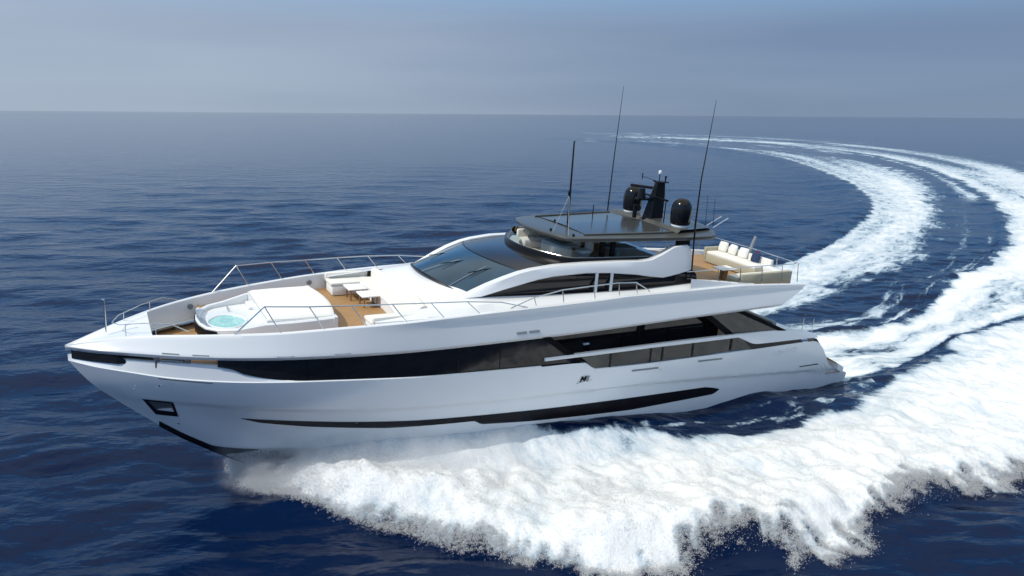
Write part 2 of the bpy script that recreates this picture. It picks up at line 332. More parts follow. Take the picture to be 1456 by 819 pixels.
# saloon
sal = MB(); sal.slab([(17.6, 2.78, 2.94), (17.6, 2.78, 4.86), (8.6, 2.78, 4.86), (8.6, 2.78, 2.94)], (0, -5.56, 0)); sal = sal.build('saloon', BLACKG, yacht, 0)
f = MB()
f.box((13.0, 2.80, 4.36), (8.6, .05, .07))
f.box((13.0, 2.80, 3.0), (8.6, .05, .12))
for u0, wd in ((15.45, .10), (13.65, .16), (12.85, .34), (11.36, .12), (9.4, .10)): f.box((u0, 2.80, 3.68 if wd < .3 else 3.9), (wd, .052, 1.38 if wd < .3 else 1.85))
f.mirror(); f.build('window_frame', BLACKM, sal, 0)
lm = MB().box((15.5, 2.87, 4.16), (.26, .1, .07), .02); lm.build('wall_lamp', LEDW, sal)
# cap rail, fairing and quarter slot
capt = [(17.77, 4.1), (13, 4.07), (8.57, 4.01), (6.14, 3.92), (4.88, 3.82), (3.75, 3.66), (2.95, 3.42)]
capb = [(3.02, 3.30), (4.09, 3.345), (5.6, 3.385), (6.88, 3.43), (7.2, 3.48), (7.5, 3.6), (7.9, 3.78), (8.14, 3.865), (8.54, 3.87), (13, 3.95), (17.2, 3.98), (17.76, 3.985)]
YC = lambda u: float(hull_v(u, 3.9))-.005
def fairing():
    b = MB(); xs = np.linspace(17.77, 2.97, 90); T = sm(*zip(*capt)); cb_ = sorted(capb); Bt = lambda u: float(np.interp(u, [p[0] for p in cb_], [p[1] for p in cb_]))
    P = []
    for u in xs:
        t, lo, y = float(T(u)), Bt(u), YC(u); lean = .10*min(1, max(0, (8-u)/2))
        P.append([(u, y-.16, lo+.0), (u, y-.02, lo), (u, y, lo+.02), (u, y-lean*.5+.01, (lo+t)/2), (u, y-.02-lean, t-.02), (u, y-.05-lean, t), (u, y-.2-lean, t-.005), (u, y-.22-lean, lo+.0)])
    b.grid(P, closev=True); n = len(P[0]); b.add(P[0], [tuple(range(n))]); b.add(P[-1], [tuple(range(n))])
    return b.mirror().build('cap_rail', WHITE, yacht, 30)
fairing()
wplate('quarter_slot', BLACK, [(8.2, 3.86), (7.9, 3.77), (7.5, 3.59), (7.2, 3.48), (6.88, 3.44), (4.1, 3.37), (3.84, 3.15), (6.7, 3.17), (7.3, 3.2)], lambda u: float(hull_v(u, 3.3))-.022)
wplate('quarter_light', BLACKG, [(3.62, 3.31), (3.18, 3.31), (3.12, 3.2), (3.25, 3.14), (3.5, 3.14)], lambda u: float(hull_v(u, 3.2))+.008, th=.02)
bal = MB().slab([(16.2, 3.53, 3.99), (15.55, 3.53, 3.42), (7.2, 3.50, 3.23), (7.85, 3.50, 3.80), (8.3, 3.5, 3.9)], (0, -.02, 0)).mirror().build('balustrade', SMOKE, yacht, 0)
for u0 in (14.76, 12.8, 12.2, 10.6, 8.47):
    MB().box((u0, 3.53, 3.62), (.07, .03, .6)).mirror().build('baluster', BLACK, bal, 0)
wplate('fashion_plate', SMOKE, [(9.85, 4.98), (8.3, 4.98), (5.25, 3.85), (8.35, 3.93)], lambda u: 3.38, th=.02)
wplate('slanted_frame', BLACKM, [(10.15, 4.98), (9.75, 4.98), (8.15, 3.92), (8.6, 3.92)], lambda u: 3.40, th=.06)
wplate('slanted_frame', BLACKM, [(8.45, 5.02), (8.0, 5.02), (5.05, 3.84), (5.5, 3.84)], lambda u: 3.40, th=.06)
# cockpit
ck = MB(); ck.box((5.0, 0, 3.15), (1.0, 4.4, .4), .08).box((4.45, 0, 3.45), (.3, 4.4, .7), .1).build('cockpit_sofa', GREYF, yacht)
MB().box((6.6, 1.5, 3.65), (.9, .9, .08), .03).box((6.6, 1.5, 3.3), (.2, .2, .6)).build('cockpit_table', WHITE, yacht)
MB().box((7.4, -1.8, 3.6), (1.3, .8, 1.2), .1).build('cockpit_bar', GREYF, yacht)
# transom slope, steps, swim platform
b = MB(); prof = [(3.15, 3.16), (2.6, 3.1), (2.2, 2.7), (1.75, 2.1), (1.35, 1.62), (1.2, 1.22)]
b.grid([[(x, y*(float(hull_v(x, 2.0))-.12), z) for y in (-1, -.5, 0, .5, 1)] for x, z in prof])
b.grid([[(3.9, y*3.3, 3.2) for y in (-1, 1)], [(3.15, y*3.3, 3.17) for y in (-1, 1)]]); b.build('transom', WHITE, yacht, 30)
MB().slab([(1.35, -3.1, 1.16), (1.35, 3.1, 1.16), (.1, 3.0, 1.06), (.1, -3.0, 1.06)], (0, 0, .03)).build('swim_platform', TEAK, yacht, 0)
MB().slab([(1.75, 2.55, 2.1), (1.7, 3.12, 2.06), (.75, 3.12, 1.62), (.8, 2.55, 1.62)], (0, 0, .04)).mirror().build('boarding_step', TEAK, yacht, 0)
MB().slab([(.8, 3.22, 1.66), (.8, 2.5, 1.66), (.35, 2.5, 1.5), (.35, 3.22, 1.42)], (0, 0, -.3)).mirror().build('platform_wing', WHITE, yacht, 0)
for (x, y, z) in ((3.42, 2.9, 3.35), (2.6, 2.8, 3.2)):
    MB().tube([(x, y, z-.1), (x, y, z+.75)], .016).mirror().build('stern_bollard', STEEL, yacht)

# --- hull details that follow the hull skin
def skin(name, mt, lower, upper, du=.12, off=.012, both=True, rows=3, parent=yacht, sh=30):
    lu, lw = zip(*lower); uu_, uw = zip(*upper); a = max(min(lu), min(uu_)); z = min(max(lu), max(uu_))
    lo = lambda u: np.interp(u, *zip(*sorted(lower))); hi = lambda u: np.interp(u, *zip(*sorted(upper)))
    n = max(3, int((z-a)/du)); us_ = np.linspace(a, z, n); b = MB()
    b.grid([[(u, float(hull_v(u, w_))+off, w_) for w_ in np.linspace(float(lo(u)), float(hi(u)), rows)] for u in us_])
    if both: b.mirror()
    return b.build(name, mt, parent, sh)
skin('boot_stripe', BOOT, [(27.95, 2.44), (27.4, 2.24), (25.9, 2.04), (23.3, 1.80), (20.14, 1.74), (19.95, 1.60), (19.8, 1.53), (17.76, 1.36), (13.1, 1.15), (8.7, 1.19), (8.4, 1.36)],
     [(27.95, 2.46), (25.87, 2.33), (22.34, 2.08), (17.87, 1.91), (13.25, 1.76), (9.28, 1.63), (8.7, 1.5), (8.4, 1.40)], rows=8)
skin('stem_stripe', BOOT, [(30.3, 1.88), (29.6, 1.30), (28.51, .53), (27.6, -.05), (26.6, -.5)], [(30.3, 2.14), (29.6, 1.58), (28.7, .98), (28.3, .92), (27.6, .85), (26.6, .7)], rows=7, off=.02)
# anchor pocket in the bow
def hp(u, w_, off=.02): return (u, float(hull_v(u, w_))+off, w_)
an = MB(); P = [[hp(30.78+(29.93-30.78)*s+(30.40-30.78+(29.76-29.93-30.40+30.78)*s)*t, 3.25-.06*s+(2.5-3.25+(.02)*s)*t) for s in np.linspace(0, 1, 8)] for t in np.linspace(0, 1, 8)]
an.grid(P).mirror(); pocket = an.build('anchor_pocket', BLACK, yacht, 30)
an = MB(); P = [[hp(30.62+(29.98-30.62)*s+(30.36-30.62+(29.86-29.98-30.36+30.62)*s)*t, 3.17-.05*s+(2.72-3.17+.02*s)*t, .032) for s in np.linspace(0, 1, 6)] for t in np.linspace(0, 1, 6)]
an.grid(P).mirror(); an.build('pocket_plate', DSTEEL, pocket, 30)
an = MB(); an.slab([hp(30.35, 2.78, .04), hp(29.9, 2.72, .04), hp(29.95, 2.88, .04), hp(30.2, 2.84, .04)], (0, .02, 0)).mirror(); an.build('anchor', WHITE, pocket, 0)
skin('fairlead_strip', GREYV, [(30.33, 4.17), (28.87, 4.11)], [(30.33, 4.205), (28.87, 4.15)], off=.012)
skin('hull_slot', GREYV, [(13.67, 3.03), (12.32, 2.98)], [(13.67, 3.11), (12.32, 3.06)], off=.012)
skin('hull_slot', GREYV, [(10.2, 2.99), (8.82, 2.94)], [(10.2, 3.07), (8.82, 3.01)], off=.012)
skin('hull_slot', BLACK, [(3.6, 1.84), (2.3, 1.80)], [(3.6, 1.89), (2.3, 1.86)], off=.012)
for a, z in ((19.05, 18.65), (18.55, 18.12)):
    MB().slab([(a, float(B(a))-.015, 5.16), (z, float(B(z))-.015, 5.16), (z, float(B(z))-.045, 5.24), (a, float(B(a))-.045, 5.24)], (0, .02, 0)).mirror().build('air_vent', GREYV, yacht, 0)
for a, z in ((30.2, 29.75), (29.4, 28.95), (25.4, 24.9), (27.1, 26.6)):
    MB().slab([(a, float(B(a))-.02, 5.05), (z, float(B(z))-.02, 5.05), (z, float(B(z))-.035, 5.08), (a, float(B(a))-.035, 5.08)], (0, .022, 0)).mirror().build('vent_slot', GREYV, yacht, 0)
for u0, w0 in ((12.9, 2.93), (12.2, 2.93), (30.3, 3.9), (29.75, 2.1)):
    MB().lathe([(0, .02), (.03, .015), (.035, 0)], (0, 0, 0), 10).build('through_hull', STEEL, yacht).matrix_parent_inverse = Matrix.Identity(4)
    o = [c for c in yacht.children if c.name.startswith('through_hull')][-1]
    o.location = hp(u0, w0, .005); o.rotation_euler = (-math.pi/2, 0, 0)
def glyphs(name, polys, mt, u0, w0, sx, off=.02, slant=.25, parent=yacht):      # polys in (x to the reader's right, y up)
    b = MB()
    for pl in polys:
        b.slab([hp(u0-(x+slant*y)*sx, w0+y*sx, off) for x, y in pl], (0, .012, 0))
    return b.build(name, mt, parent, 0)
Mletter = [[(0, 0), (.25, 0), (.25, 1), (0, 1)], [(.8, 0), (1.05, 0), (1.05, 1), (.8, 1)], [(.2, 1), (.32, 1), (.62, .35), (.46, .2)], [(.6, .2), (.46, .35), (.76, 1), (.86, 1)]]
bars = [[(1.22, 0), (1.36, 0), (1.36, 1), (1.22, 1)], [(1.5, 0), (1.66, 0), (1.66, 1), (1.5, 1)]]
em = glyphs('emblem', Mletter, BLACKM, 16.1, 2.93, .22)
glyphs('emblem_bar', bars, GREYV, 16.1, 2.93, .22, parent=em)
glyphs('emblem_line', [[(-.7, -.22), (-.1, -.06), (.8, .0), (.8, -.04), (-.1, -.14), (-.7, -.28)], [(1.45, -.1), (1.8, .0), (2.6, .28), (1.8, -.06), (1.5, -.14)]], GREYV, 16.1, 2.93, .22, slant=0, parent=em)
def text_on_hull(word, u0, w0, size, mt, name):
    cu = bpy.data.curves.new(name, 'FONT'); cu.body = word; cu.size = size; cu.extrude = .012; cu.shear = .35; cu.space_character = 1.25
    to = bpy.data.objects.new(name, cu); COL.objects.link(to); dg = bpy.context.evaluated_depsgraph_get()
    me = bpy.data.meshes.new_from_object(to.evaluated_get(dg)); COL.objects.unlink(to); bpy.data.objects.remove(to)
    vs = [hp(u0-v.co.x, w0+v.co.y, .012+v.co.z) for v in me.vertices]; fs = [tuple(p.vertices) for p in me.polygons]
    return build(name, vs, fs, mt, yacht, 0)
text_on_hull('MANGUSTA', 5.75, 2.79, .25, HULLW, 'raised_lettering')

# --- foredeck: jacuzzi and sunpad moulding, lounge, coachroof
dk = MB(); uu = np.linspace(28.75, 12, 60)
dk.grid([[(u, y*(float(CI(u))-.08), 5.29) for y in np.linspace(-1, 1, 5)] for u in uu]); dk.build('foredeck', TEAK, yacht, 0)
mo = [(24.92, 1.93), (25.5, 1.95), (26.3, 1.93), (27.2, 1.80), (28.0, 1.60), (28.55, 1.36), (28.85, 1.0), (29.0, .5), (29.05, 0)]
mo = mo+[(a, -b) for a, b in reversed(mo[:-1])]
def rim_w(u): return float(np.interp(u, [24.9, 27.2, 28.0, 29.1], [5.80, 5.72, 5.56, 5.50]))
b = MB(); mo_a = np.array(mo); cen = np.array([27.0, 0])
inn = cen+(mo_a-cen)*.0+0; 
def inset(p, d):
    q = []
    n = len(p)
    for i in range(n):
        a = np.array(p[max(i-1, 0)]); c = np.array(p[min(i+1, n-1)]); t = (c-a)/np.linalg.norm(c-a); q.append(np.array(p[i])+d*np.array([-t[1], t[0]]))
    return q
im = inset(mo, .16)
if abs(im[8][0]) > 29.05: im = inset(mo, -.16)
b.grid([[(x, y, 4.64 if x > 28.2 else 5.29), (x, y, rim_w(x)-.04), (xi*.25+x*.75, yi*.25+y*.75, rim_w(x)), (xi, yi, rim_w(x)-.005), (xi, yi, 5.2)] for (x, y), (xi, yi) in zip(mo, im)])
b.build('spa_surround', WHITE, yacht, 40)
b = MB(); b.slab([(24.9, -1.95, 5.3), (24.9, 1.95, 5.3), (24.9, 1.95, 5.80), (24.9, -1.95, 5.80)], (.12, 0, 0)); b.build('surround_end', WHITE, yacht, 0)
# glass lip around the spa front
ft = [p for p in mo if p[0] > 28.4]
b = MB(); b.grid([[(x+.03, y*1.03, 5.08), (x+.03, y*1.03, rim_w(x)-.06)] for x, y in ft]); b.build('spa_rim_trim', BLACK, yacht, 40)
b = MB(); b.grid([[(x-.05, y*.97, rim_w(x)), (x-.02, y*.98, rim_w(x)+.22)] for x, y in ft[1:-1]]); b.build('spa_glass', CLEAR, yacht, 40)
# jacuzzi shelf, basin, water
b = MB(); b.grid([[(x, y*h, 5.40) for h in (-1, 0, 1)] for x, y in [(28.9, .7), (28.6, 1.2), (28.0, 1.45), (27.2, 1.65), (26.9, 1.7)]]); 
b.build('spa_shell', WHITE, yacht, 30)
cx0, ry, rx = 28.12, .70, .56
el = [(cx0+rx*math.cos(t)*(1+.06*math.cos(2*t)), ry*math.sin(t)+.30) for t in np.linspace(0, 2*math.pi, 48, endpoint=False)]
MB().grid([[(x, y, 5.405) for x, y in el], [(cx0, .3, 5.41) for _ in el]], closev=True).build('spa_water', POOL, yacht, 40)
MB().tube([(x, y, 5.405) for x, y in el+el[:1]], .035, 8, False).build('spa_rim', WHITE, yacht)
for k in range(3): MB().box((27.05-.18*k, -1.15, 5.46+.1*k), (.42, .75, .12), .04).build('spa_step', WHITE, yacht)
for yy in (-.75, -.5): MB().lathe([(0, .1), (.03, .09), (.035, 0)], (27.9, yy-.3, 5.42), 10).build('spa_tap', STEEL, yacht)
sp = MB()
P = []
for u in np.linspace(24.98, 27.1, 26):
    row = []
    e = min(1, (u-24.96)/.07)*min(1, (27.12-u)/.12)
    for y in np.linspace(-1, 1, 45):
        hw = float(np.interp(u, [24.9, 26.3, 27.3], [1.74, 1.74, 1.62])); uo = u-.22*(1-y*y)*(1 if u < 26 else max(0, 1-(u-26)/1))
        q = min(1, (1-abs(y))*14); seam = .012*math.exp(-((abs(y)*hw-.58)/.03)**2)+.012*math.exp(-((u-26.2)/.03)**2)
        row.append((uo, y*hw, 5.80+.085*math.sqrt(max(0, e*q))-seam))
    P.append(row)
sp.grid(P).build('sunpad', SUNP, yacht, 60)
MB().slab([(24.97, -1.84, 5.3), (24.97, 1.84, 5.3), (27.12, 1.72, 5.3), (27.12, -1.72, 5.3)], (0, 0, .49)).build('sunpad_plinth', WHITE, yacht, 0)
# skirt under the curved aft edge of the sunpad
MB().grid([[(24.98-.22*(1-y*y), y*1.74, 5.30), (24.98-.22*(1-y*y), y*1.74, 5.81)] for y in np.linspace(-1, 1, 20)]).build('sunpad_skirt', WHITE, yacht, 40)
for s in (1, -1): MB().box((25.6, s*1.86, 5.82), (.09, .05, .03), .01).build('cleat', STEEL, yacht)
# U-shaped lounge sofa
def arc(y, u0, sag): return u0-sag*(1-(y/2.9)**2)
for s in (1, -1):
    b = MB(); b.box((23.2, s*2.42, 5.50), (1.6, .86, .40), .06); so = b.build('lounge_sofa', SUNP, yacht)
    MB().box((23.25, s*2.38, 5.745), (1.6, .78, .13), .05).build('seat_cushion', CREAM, so)
    MB().box((23.2, s*2.86, 5.84), (1.7, .22, .34), .07).build('back_cushion', CREAM, so)
# curved section
yy = np.linspace(-2.6, 2.6, 41)
def sofa_curve(name, off0, off1, w0, w1, mt, par, mid=0):
    P = []
    for y in yy:
        u = 21.75+.12*abs(y)**1.4*.6; P.append([(u+off0, y, w0), (u+off0, y, w1-.04), (u+off0-.04, y, w1), (u+(off0+off1)/2, y, w1+mid), (u+off1+.04, y, w1), (u+off1, y, w1-.04), (u+off1, y, w0)])
    b = MB().grid(P); n = len(P[0]); b.add(P[0], [tuple(range(n))]); b.add(P[-1], [tuple(range(n))]); return b.build(name, mt, par, 40)
so = sofa_curve('lounge_sofa', .95, 0.0, 5.3, 5.68, SUNP, yacht)
sofa_curve('seat_cushion', .98, .22, 5.66, 5.80, CREAM, so, .02); sofa_curve('back_cushion', .26, -.02, 5.7, 6.12, CREAM, so, .03)
# coachroof
def croof_c(u): return float(np.interp(u, [21.0, 21.4, 21.72, 23], [6.75, 6.70, 6.14, 6.0]))
def CR(u, v):
    c = float(sm([16, 20.2, 21.1, 21.45, 21.9, 23], [6.9, 6.78, 6.62, 6.45, 6.14, 6.0])(u)); return 5.93+(c-5.93)*max(0, 1-(abs(v)/3.25)**2)
b = MB(); uu = np.concatenate([np.linspace(21.95, 20.0, 26), np.linspace(19.9, 17.0, 12)])
b.grid([[(u+.09*abs(t*3.2)**1.4*.6, t*3.2, CR(u, t*3.2)) for t in np.linspace(-1, 1, 41)] for u in uu])
b.build('coachroof', WHITE, yacht, 40)
# side moulding under the side windows
b = MB(); uu = np.linspace(24.0, 9.6, 70)
def sw(u): return float(np.interp(u, [9.6, 10.4, 13, 16, 20.2, 21.5, 24.0], [6.22, 6.24, 6.14, 6.2, 6.2, 6.1, 5.88]))
b.grid([[(u, float(CI(u))-.12, 5.5), (u, float(CI(u))-.14, min(sw(u)-.10, float(WC(u))-.08)), (u, 3.02 if u > 21 else 3.05, sw(u)-.02), (u, 2.96, sw(u)), (u, 2.6, sw(u)+.02)] for u in uu]).mirror()
b.build('side_moulding', WHITE, yacht, 30)

# --- windscreen
def wsb(y): return np.array([21.42-.178*y*y, y, 6.70-.085*y*y])
def wss(y): return np.array([19.1-.11*y*y, y*.97, 7.25-.022*y*y])
def wsc(y): return np.array([17.35-.16*y*y, y, 7.38-.012*y*y])
ys = np.linspace(-2.5, 2.5, 41)
def lens_grid(A, Bf, n=10, bulge=.06): return [[A(y)*(1-t)+Bf(y)*t+np.array([0, 0, bulge*math.sin(math.pi*t)]) for y in ys] for t in np.linspace(0, 1, n)]
wsg = MB().grid(lens_grid(wsb, wss)).build('windscreen', WSGLASS, yacht, 60)
b = MB().tube([wsb(y)+np.array([-.02, 0, .015]) for y in ys], .05, 6); b.build('windscreen_frame', BLACK, wsg)
b = MB().tube([wss(y)+np.array([0, 0, .0]) for y in ys], .03, 6); b.build('windscreen_frame', BLACK, wsg)
for y0, y1, l in ((-1.2, -1.0, .62), (.35, .5, .62), (1.7, 1.6, .75)):
    a = wsb(y0)+np.array([-.03, 0, .05]); c = wsb(y1)*(1-l)+wss(y1)*l+np.array([0, 0, .10])
    wi = MB().tube([a, a*.5+c*.5+np.array([0, 0, .03]), c], .014, 6).build('wiper', STEEL, yacht)
    MB().tube([a*.3+c*.7+np.array([.3, .07, .02]), a*.1+c*.9+np.array([-.5, .1, .03])], .017, 6).build('wiper_blade', BLACK, wi)
MB().grid(lens_grid(wss, wsc, 8, .02)).build('roof_glass', ROOFG, yacht, 60)

# --- side arch, side windows
top_ = [(20.75, 6.24), (20.2, 6.50), (19.7, 6.73), (19.1, 6.96), (18.55, 7.13), (18.04, 7.23), (17.1, 7.33), (15.8, 7.35), (14.2, 7.33), (13.2, 7.29), (12.72, 7.33), (12.2, 7.52), (11.64, 7.80), (11.3, 7.83), (10.94, 7.83), (10.76, 7.66), (10.68, 7.2)]
bot_ = [(20.75, 6.22), (20.0, 6.30), (19.2, 6.53), (18.5, 6.70), (17.9, 6.84), (17.24, 6.93), (15.8, 6.97), (14.8, 6.92), (13.5, 6.78), (12.8, 6.66), (12.1, 6.57), (11.7, 6.62), (11.3, 6.68), (11.0, 6.74), (10.86, 6.77), (10.74, 6.80), (10.66, 6.83)]
def va(u): return float(np.interp(u, [10, 17.5, 19, 20.75], [2.86, 2.84, 2.74, 2.46]))
P = []
for (u1, w1), (u2, w2) in zip(top_, bot_):
    P.append([(u2, va(u2)-.22, w2), (u2, va(u2)+.0, w2), (u2, va(u2)+.03, w2+.03), (u1*.5+u2*.5, va(u1)+.01, (w1+w2)/2), (u1, va(u1)-.06, w1-.03), (u1, va(u1)-.10, w1), (u1, va(u1)-.36, w1-.02), (u1, va(u1)-.38, w1-.15)])
b = MB().grid(P, closev=True); n = len(P[0]); b.add(P[-1], [tuple(range(n))]); b.add(P[0], [tuple(range(n))]); b.mirror(); b.build('side_arch', WHITE, yacht, 35)
gl = [(u, w_+.02) for u, w_ in bot_[:12]]+[(11.0, 6.72), (10.68, 6.84), (10.35, 6.62), (10.28, 6.40), (10.4, 6.24), (13, 6.16), (16, 6.2), (20.3, 6.2)]
b = MB(); b.slab([(u, va(min(u, 20.6))-.03, w_) for u, w_ in gl], (0, -.12, 0)).mirror(); sg = b.build('side_window', BLACKG, yacht, 0)
for u0 in (15.32, 14.62): MB().slab([(u0+.06, 2.84, 6.2), (u0-.06, 2.84, 6.2), (u0-.06, 2.84, 6.96), (u0+.06, 2.84, 6.96)], (0, .03, 0)).mirror().build('window_mullion', WHITE, sg, 0)
# deckhouse body inside (closes the view through)
b = MB().slab([(20.0, 2.45, 5.9), (20.0, 2.45, 6.15), (17.6, 2.5, 6.85), (17.2, 2.5, 6.95), (11.5, 2.5, 6.95), (11.0, 2.5, 5.9)], (0, -5.0, 0)); b.build('deckhouse', BLACK, yacht, 0)

# --- flybridge
fl = [(y, 17.35-.17*y*y) for y in np.linspace(0, 2.35, 12)]+[(2.42, 16.1), (2.45, 15.5), (2.45, 14.5), (2.45, 13.5), (2.45, 12.6)]
fl = [(u, y) for y, u in fl]; full = [(u, -y) for u, y in reversed(fl[1:])]+fl
def ctop(u): return float(np.interp(u, [11, 13, 16, 17.4], [7.34, 7.34, 7.44, 7.56]))
b = MB().grid([[(u, y, 7.1), (u+.02, y*1.01, ctop(u)-.05), (u, y, ctop(u)), (u-.08, y*.97, ctop(u)), (u-.10, y*.955, ctop(u)-.04), (u-.10, y*.955, 6.9)] for u, y in full]); b.build('fly_coaming', BLACK, yacht, 40)
b = MB().tube([(u-.06, y*.965, ctop(u)+.01) for u, y in full], .01, 6); b.build('coaming_trim', STEEL, yacht)
b = MB().grid([[(u-.12, y*.93, 6.93), (u-.16, y*.92, ctop(u)-.12), (u-.5, y*.80, ctop(u)-.2), (u-.52, y*.8, 6.93)] for u, y in full[4:-4]]); b.build('dash_moulding', CREAM, yacht, 40)
b = MB().grid([[(u-.05, y*.97, ctop(u)), (u-.22, y*.93, ctop(u)+.26)] for u, y in full[3:-3]]); b.build('wind_deflector', CLEAR, yacht, 40)
MB().slab([(17.0, -.5, 6.96), (17.0, .5, 6.96), (16, 2.2, 6.96), (11, 2.4, 6.96), (11, -2.4, 6.96), (16, -2.2, 6.96)], (0, 0, -.05)).build('fly_deck', TEAK, yacht, 0)
MB().box((15.6, .3, 7.28), (.6, 1.5, .66), .08).build('helm_console', GREYF, yacht)
for y0 in (-.1, .8):
    st = MB().box((14.6, y0, 7.3), (.5, .55, .14), .05).box((14.35, y0, 7.6), (.14, .5, .6), .05).build('helm_seat', CREAM, yacht); MB().tube([(14.6, y0, 6.96), (14.6, y0, 7.28)], .05).build('seat_post', STEEL, st)
s_ = MB().box((15.3, -1.7, 7.15), (1.6, .7, .34), .07).box((15.3, -2.05, 7.45), (1.6, .18, .4), .06).build('fly_sofa', CREAM, yacht)
s_ = MB().box((12.6, -1.7, 7.15), (2.0, .7, .34), .07).box((12.6, -2.05, 7.45), (2.0, .18, .4), .06).build('fly_sofa', CREAM, yacht)
MB().box((12.9, .8, 7.4), (1.3, .8, .06), .02).box((12.9, .8, 7.18), (.12, .12, .42)).build('fly_table', GREYF, yacht)
MB().box((13.9, -1.1, 7.55), (1.5, .5, .9), .05).build('wet_bar', TAN, yacht)

# --- hardtop
ho = [(16.8, 0), (16.72, .8), (16.5, 1.5), (16.3, 1.95), (16.0, 2.16), (15.3, 2.30), (13, 2.62), (10.6, 2.90), (9.9, 2.93), (9.5, 2.8), (9.1, 2.2), (8.7, 1.1), (8.6, 0)]
ho = ho+[(u, -y) for u, y in reversed(ho[1:-1])]
def hw_(u, y): return 8.22+(16-u)*.012-.012*y*y
hc = np.array([13.0, 0])
def sc(p, k, d=0): return (hc[0]+(p[0]-hc[0])*k, p[1]*k)
b = MB(); rows = []
for p in ho:
    a = sc(p, .86); c = sc(p, .975); e = sc(p, .93); i0 = sc(p, .5)
    rows.append([(hc[0]+(p[0]-hc[0])*.02, p[1]*.02, hw_(13, 0)-.17), (i0[0], i0[1], hw_(*i0)-.18), (e[0], e[1], hw_(*p)-.19), (p[0]-.02*np.sign(p[0]-13), p[1]*.99, hw_(*p)-.15), (p[0], p[1], hw_(*p)-.06), (c[0]*.2+p[0]*.8, c[1]*.2+p[1]*.8, hw_(*p)-.015), (c[0], c[1], hw_(*c)), (a[0], a[1], hw_(*a)), (i0[0], i0[1], hw_(*i0)), (hc[0]+(p[0]-hc[0])*.02, p[1]*.02, hw_(13, 0))])
b.grid(rows, closeu=True); ht = b.build('hardtop', GREYH, yacht, 35)
def on_ht(pts, dz): return [(u, y, hw_(u, y)+dz) for u, y in pts]
b = MB(); P = []
for u in np.linspace(15.3, 11.4, 20): P.append([(u, y*float(np.interp(u, [11.4, 15.3], [2.1, 1.75])), hw_(u, y*1.9)+.018+.025*(1-abs(y))) for y in np.linspace(-1, 1, 15)])
b.grid(P).build('roof_panel', GREYP, ht, 40)
for s in (1, -1): b = MB().tube(on_ht([(15.4, s*1.86), (13.5, s*2.05), (11.3, s*2.2)], .03), [.03, .045, .05], 8).build('panel_rim', GREYH, ht)
b = MB(); P = [[(11.2-.0, y*2.35, hw_(11.2, y*2.3)+.01) , (11.05, y*2.35, hw_(11, y*2.3)+.13), (9.3, y*2.1, hw_(9.3, y*2.1)+.10), (9.0, y*1.9, hw_(9, y*1.9)+.01)] for y in np.linspace(-1, 1, 17)]
b.grid(P).build('antenna_base', GREYH, ht, 25)
for s in (1, -1):
    for x0 in (14.55, 14.05): MB().box((x0, s*1.95, 7.75), (.17, .14, .85)).build('hardtop_support', BLACK, yacht, 0)
    MB().box((11.1, s*2.62, 7.95), (.62, .16, .34)).build('hardtop_support', BLACK, yacht, 0)
MB().tube([(10.8, 2.55, 8.02), (10.9, 2.5, 8.04)], .02)
for y0 in (1.4, 1.0): MB().tube([(8.9, y0+.5, 8.3), (8.35, y0+.75, 8.75)], .022, 6).build('rod_bracket', STEEL, ht)
for x0, y0 in ((16.3, .9), (15.9, 1.9), (15.2, -.6)): MB().lathe([(0, .1), (.045, .08), (.05, 0)], (x0, y0, hw_(x0, y0)), 10).build('deck_light', BLACK, ht)
# mast
ms = MB(); P = []
for w0, ua, ub, hv in ((8.36, 11.22, 10.22, .26), (8.9, 11.05, 10.2, .20), (9.4, 10.88, 10.18, .15), (9.93, 10.66, 10.22, .10)):
    P.append([(ua, 0, w0), ((ua+ub)/2+.2, hv, w0), (ub, hv*.7, w0), (ub, -hv*.7, w0), ((ua+ub)/2+.2, -hv, w0)])
ms.grid(P, closev=True); ms.add(P[-1], [tuple(range(5))]); mast = ms.build('radar_mast', BLACK, yacht, 30)
MB().tube([(10.75, -1.0, 9.36), (10.75, 1.0, 9.30)], .045).build('spreader', BLACK, mast)
MB().box((10.4, .0, 9.95), (.5, .5, .05), .01).build('mast_platform', BLACK, mast)
MB().tube([(10.5, 0, 9.95), (10.5, 0, 10.3)], .02).build('light_post', BLACK, mast)
MB().lathe([(0, .16), (.06, .14), (.08, .06), (.06, 0)], (10.5, 0, 10.28), 14).build('mast_light', LEDW, mast)
MB().tube([(10.2, .05, 9.95), (10.2, .05, 10.2)], [.02, .05]).build('horn', BLACK, mast)
MB().tube([(10.6, -.1, 9.98), (11.1, -.4, 10.12)], .012, 6).tube([(11.1, -.4, 10.0), (11.1, -.4, 10.22)], .02, 6).tube([(11.0, -.5, 10.22), (11.2, -.3, 10.22)], .03, 6).build('wind_vane', BLACK, mast)
rd = MB().tube([(11.35, 0, 9.2), (11.35, 0, 9.68)], [.2, .12], 14).box((11.15, 0, 9.22), (.9, .3, .08)).build('radar', BLACK, yacht)
MB().box((11.4, 0, 9.76), (.16, 1.0, .12), .04, rot=math.radians(30)).build('scanner_bar', BLACK, rd)
MB().tube([(10.75, .9, 9.3), (10.75, .9, 8.4)], .025, 6).build('mast_strut', BLACK, mast)
MB().tube([(11.5, -.15, 8.4), (11.5, -.15, 8.95)], .09, 12).build('horn', BLACK, mast)
for s in (1, -1):
    d = MB().lathe([(.36, 0), (.40, .03), (.42, .12), (.43, .4), (.43, .62), (.41, .76), (.36, .89), (.27, 1.0), (.15, 1.07), (.0, 1.09)], (10.5, s*1.63, 8.44), 32).build('satellite_dome', DOME, yacht, 60)
    MB().lathe([(.0, 0), (.36, 0), (.36, .1), (.0, .1)], (10.5, s*1.63, 8.36), 24).build('dome_foot', LEDW, d, 30)
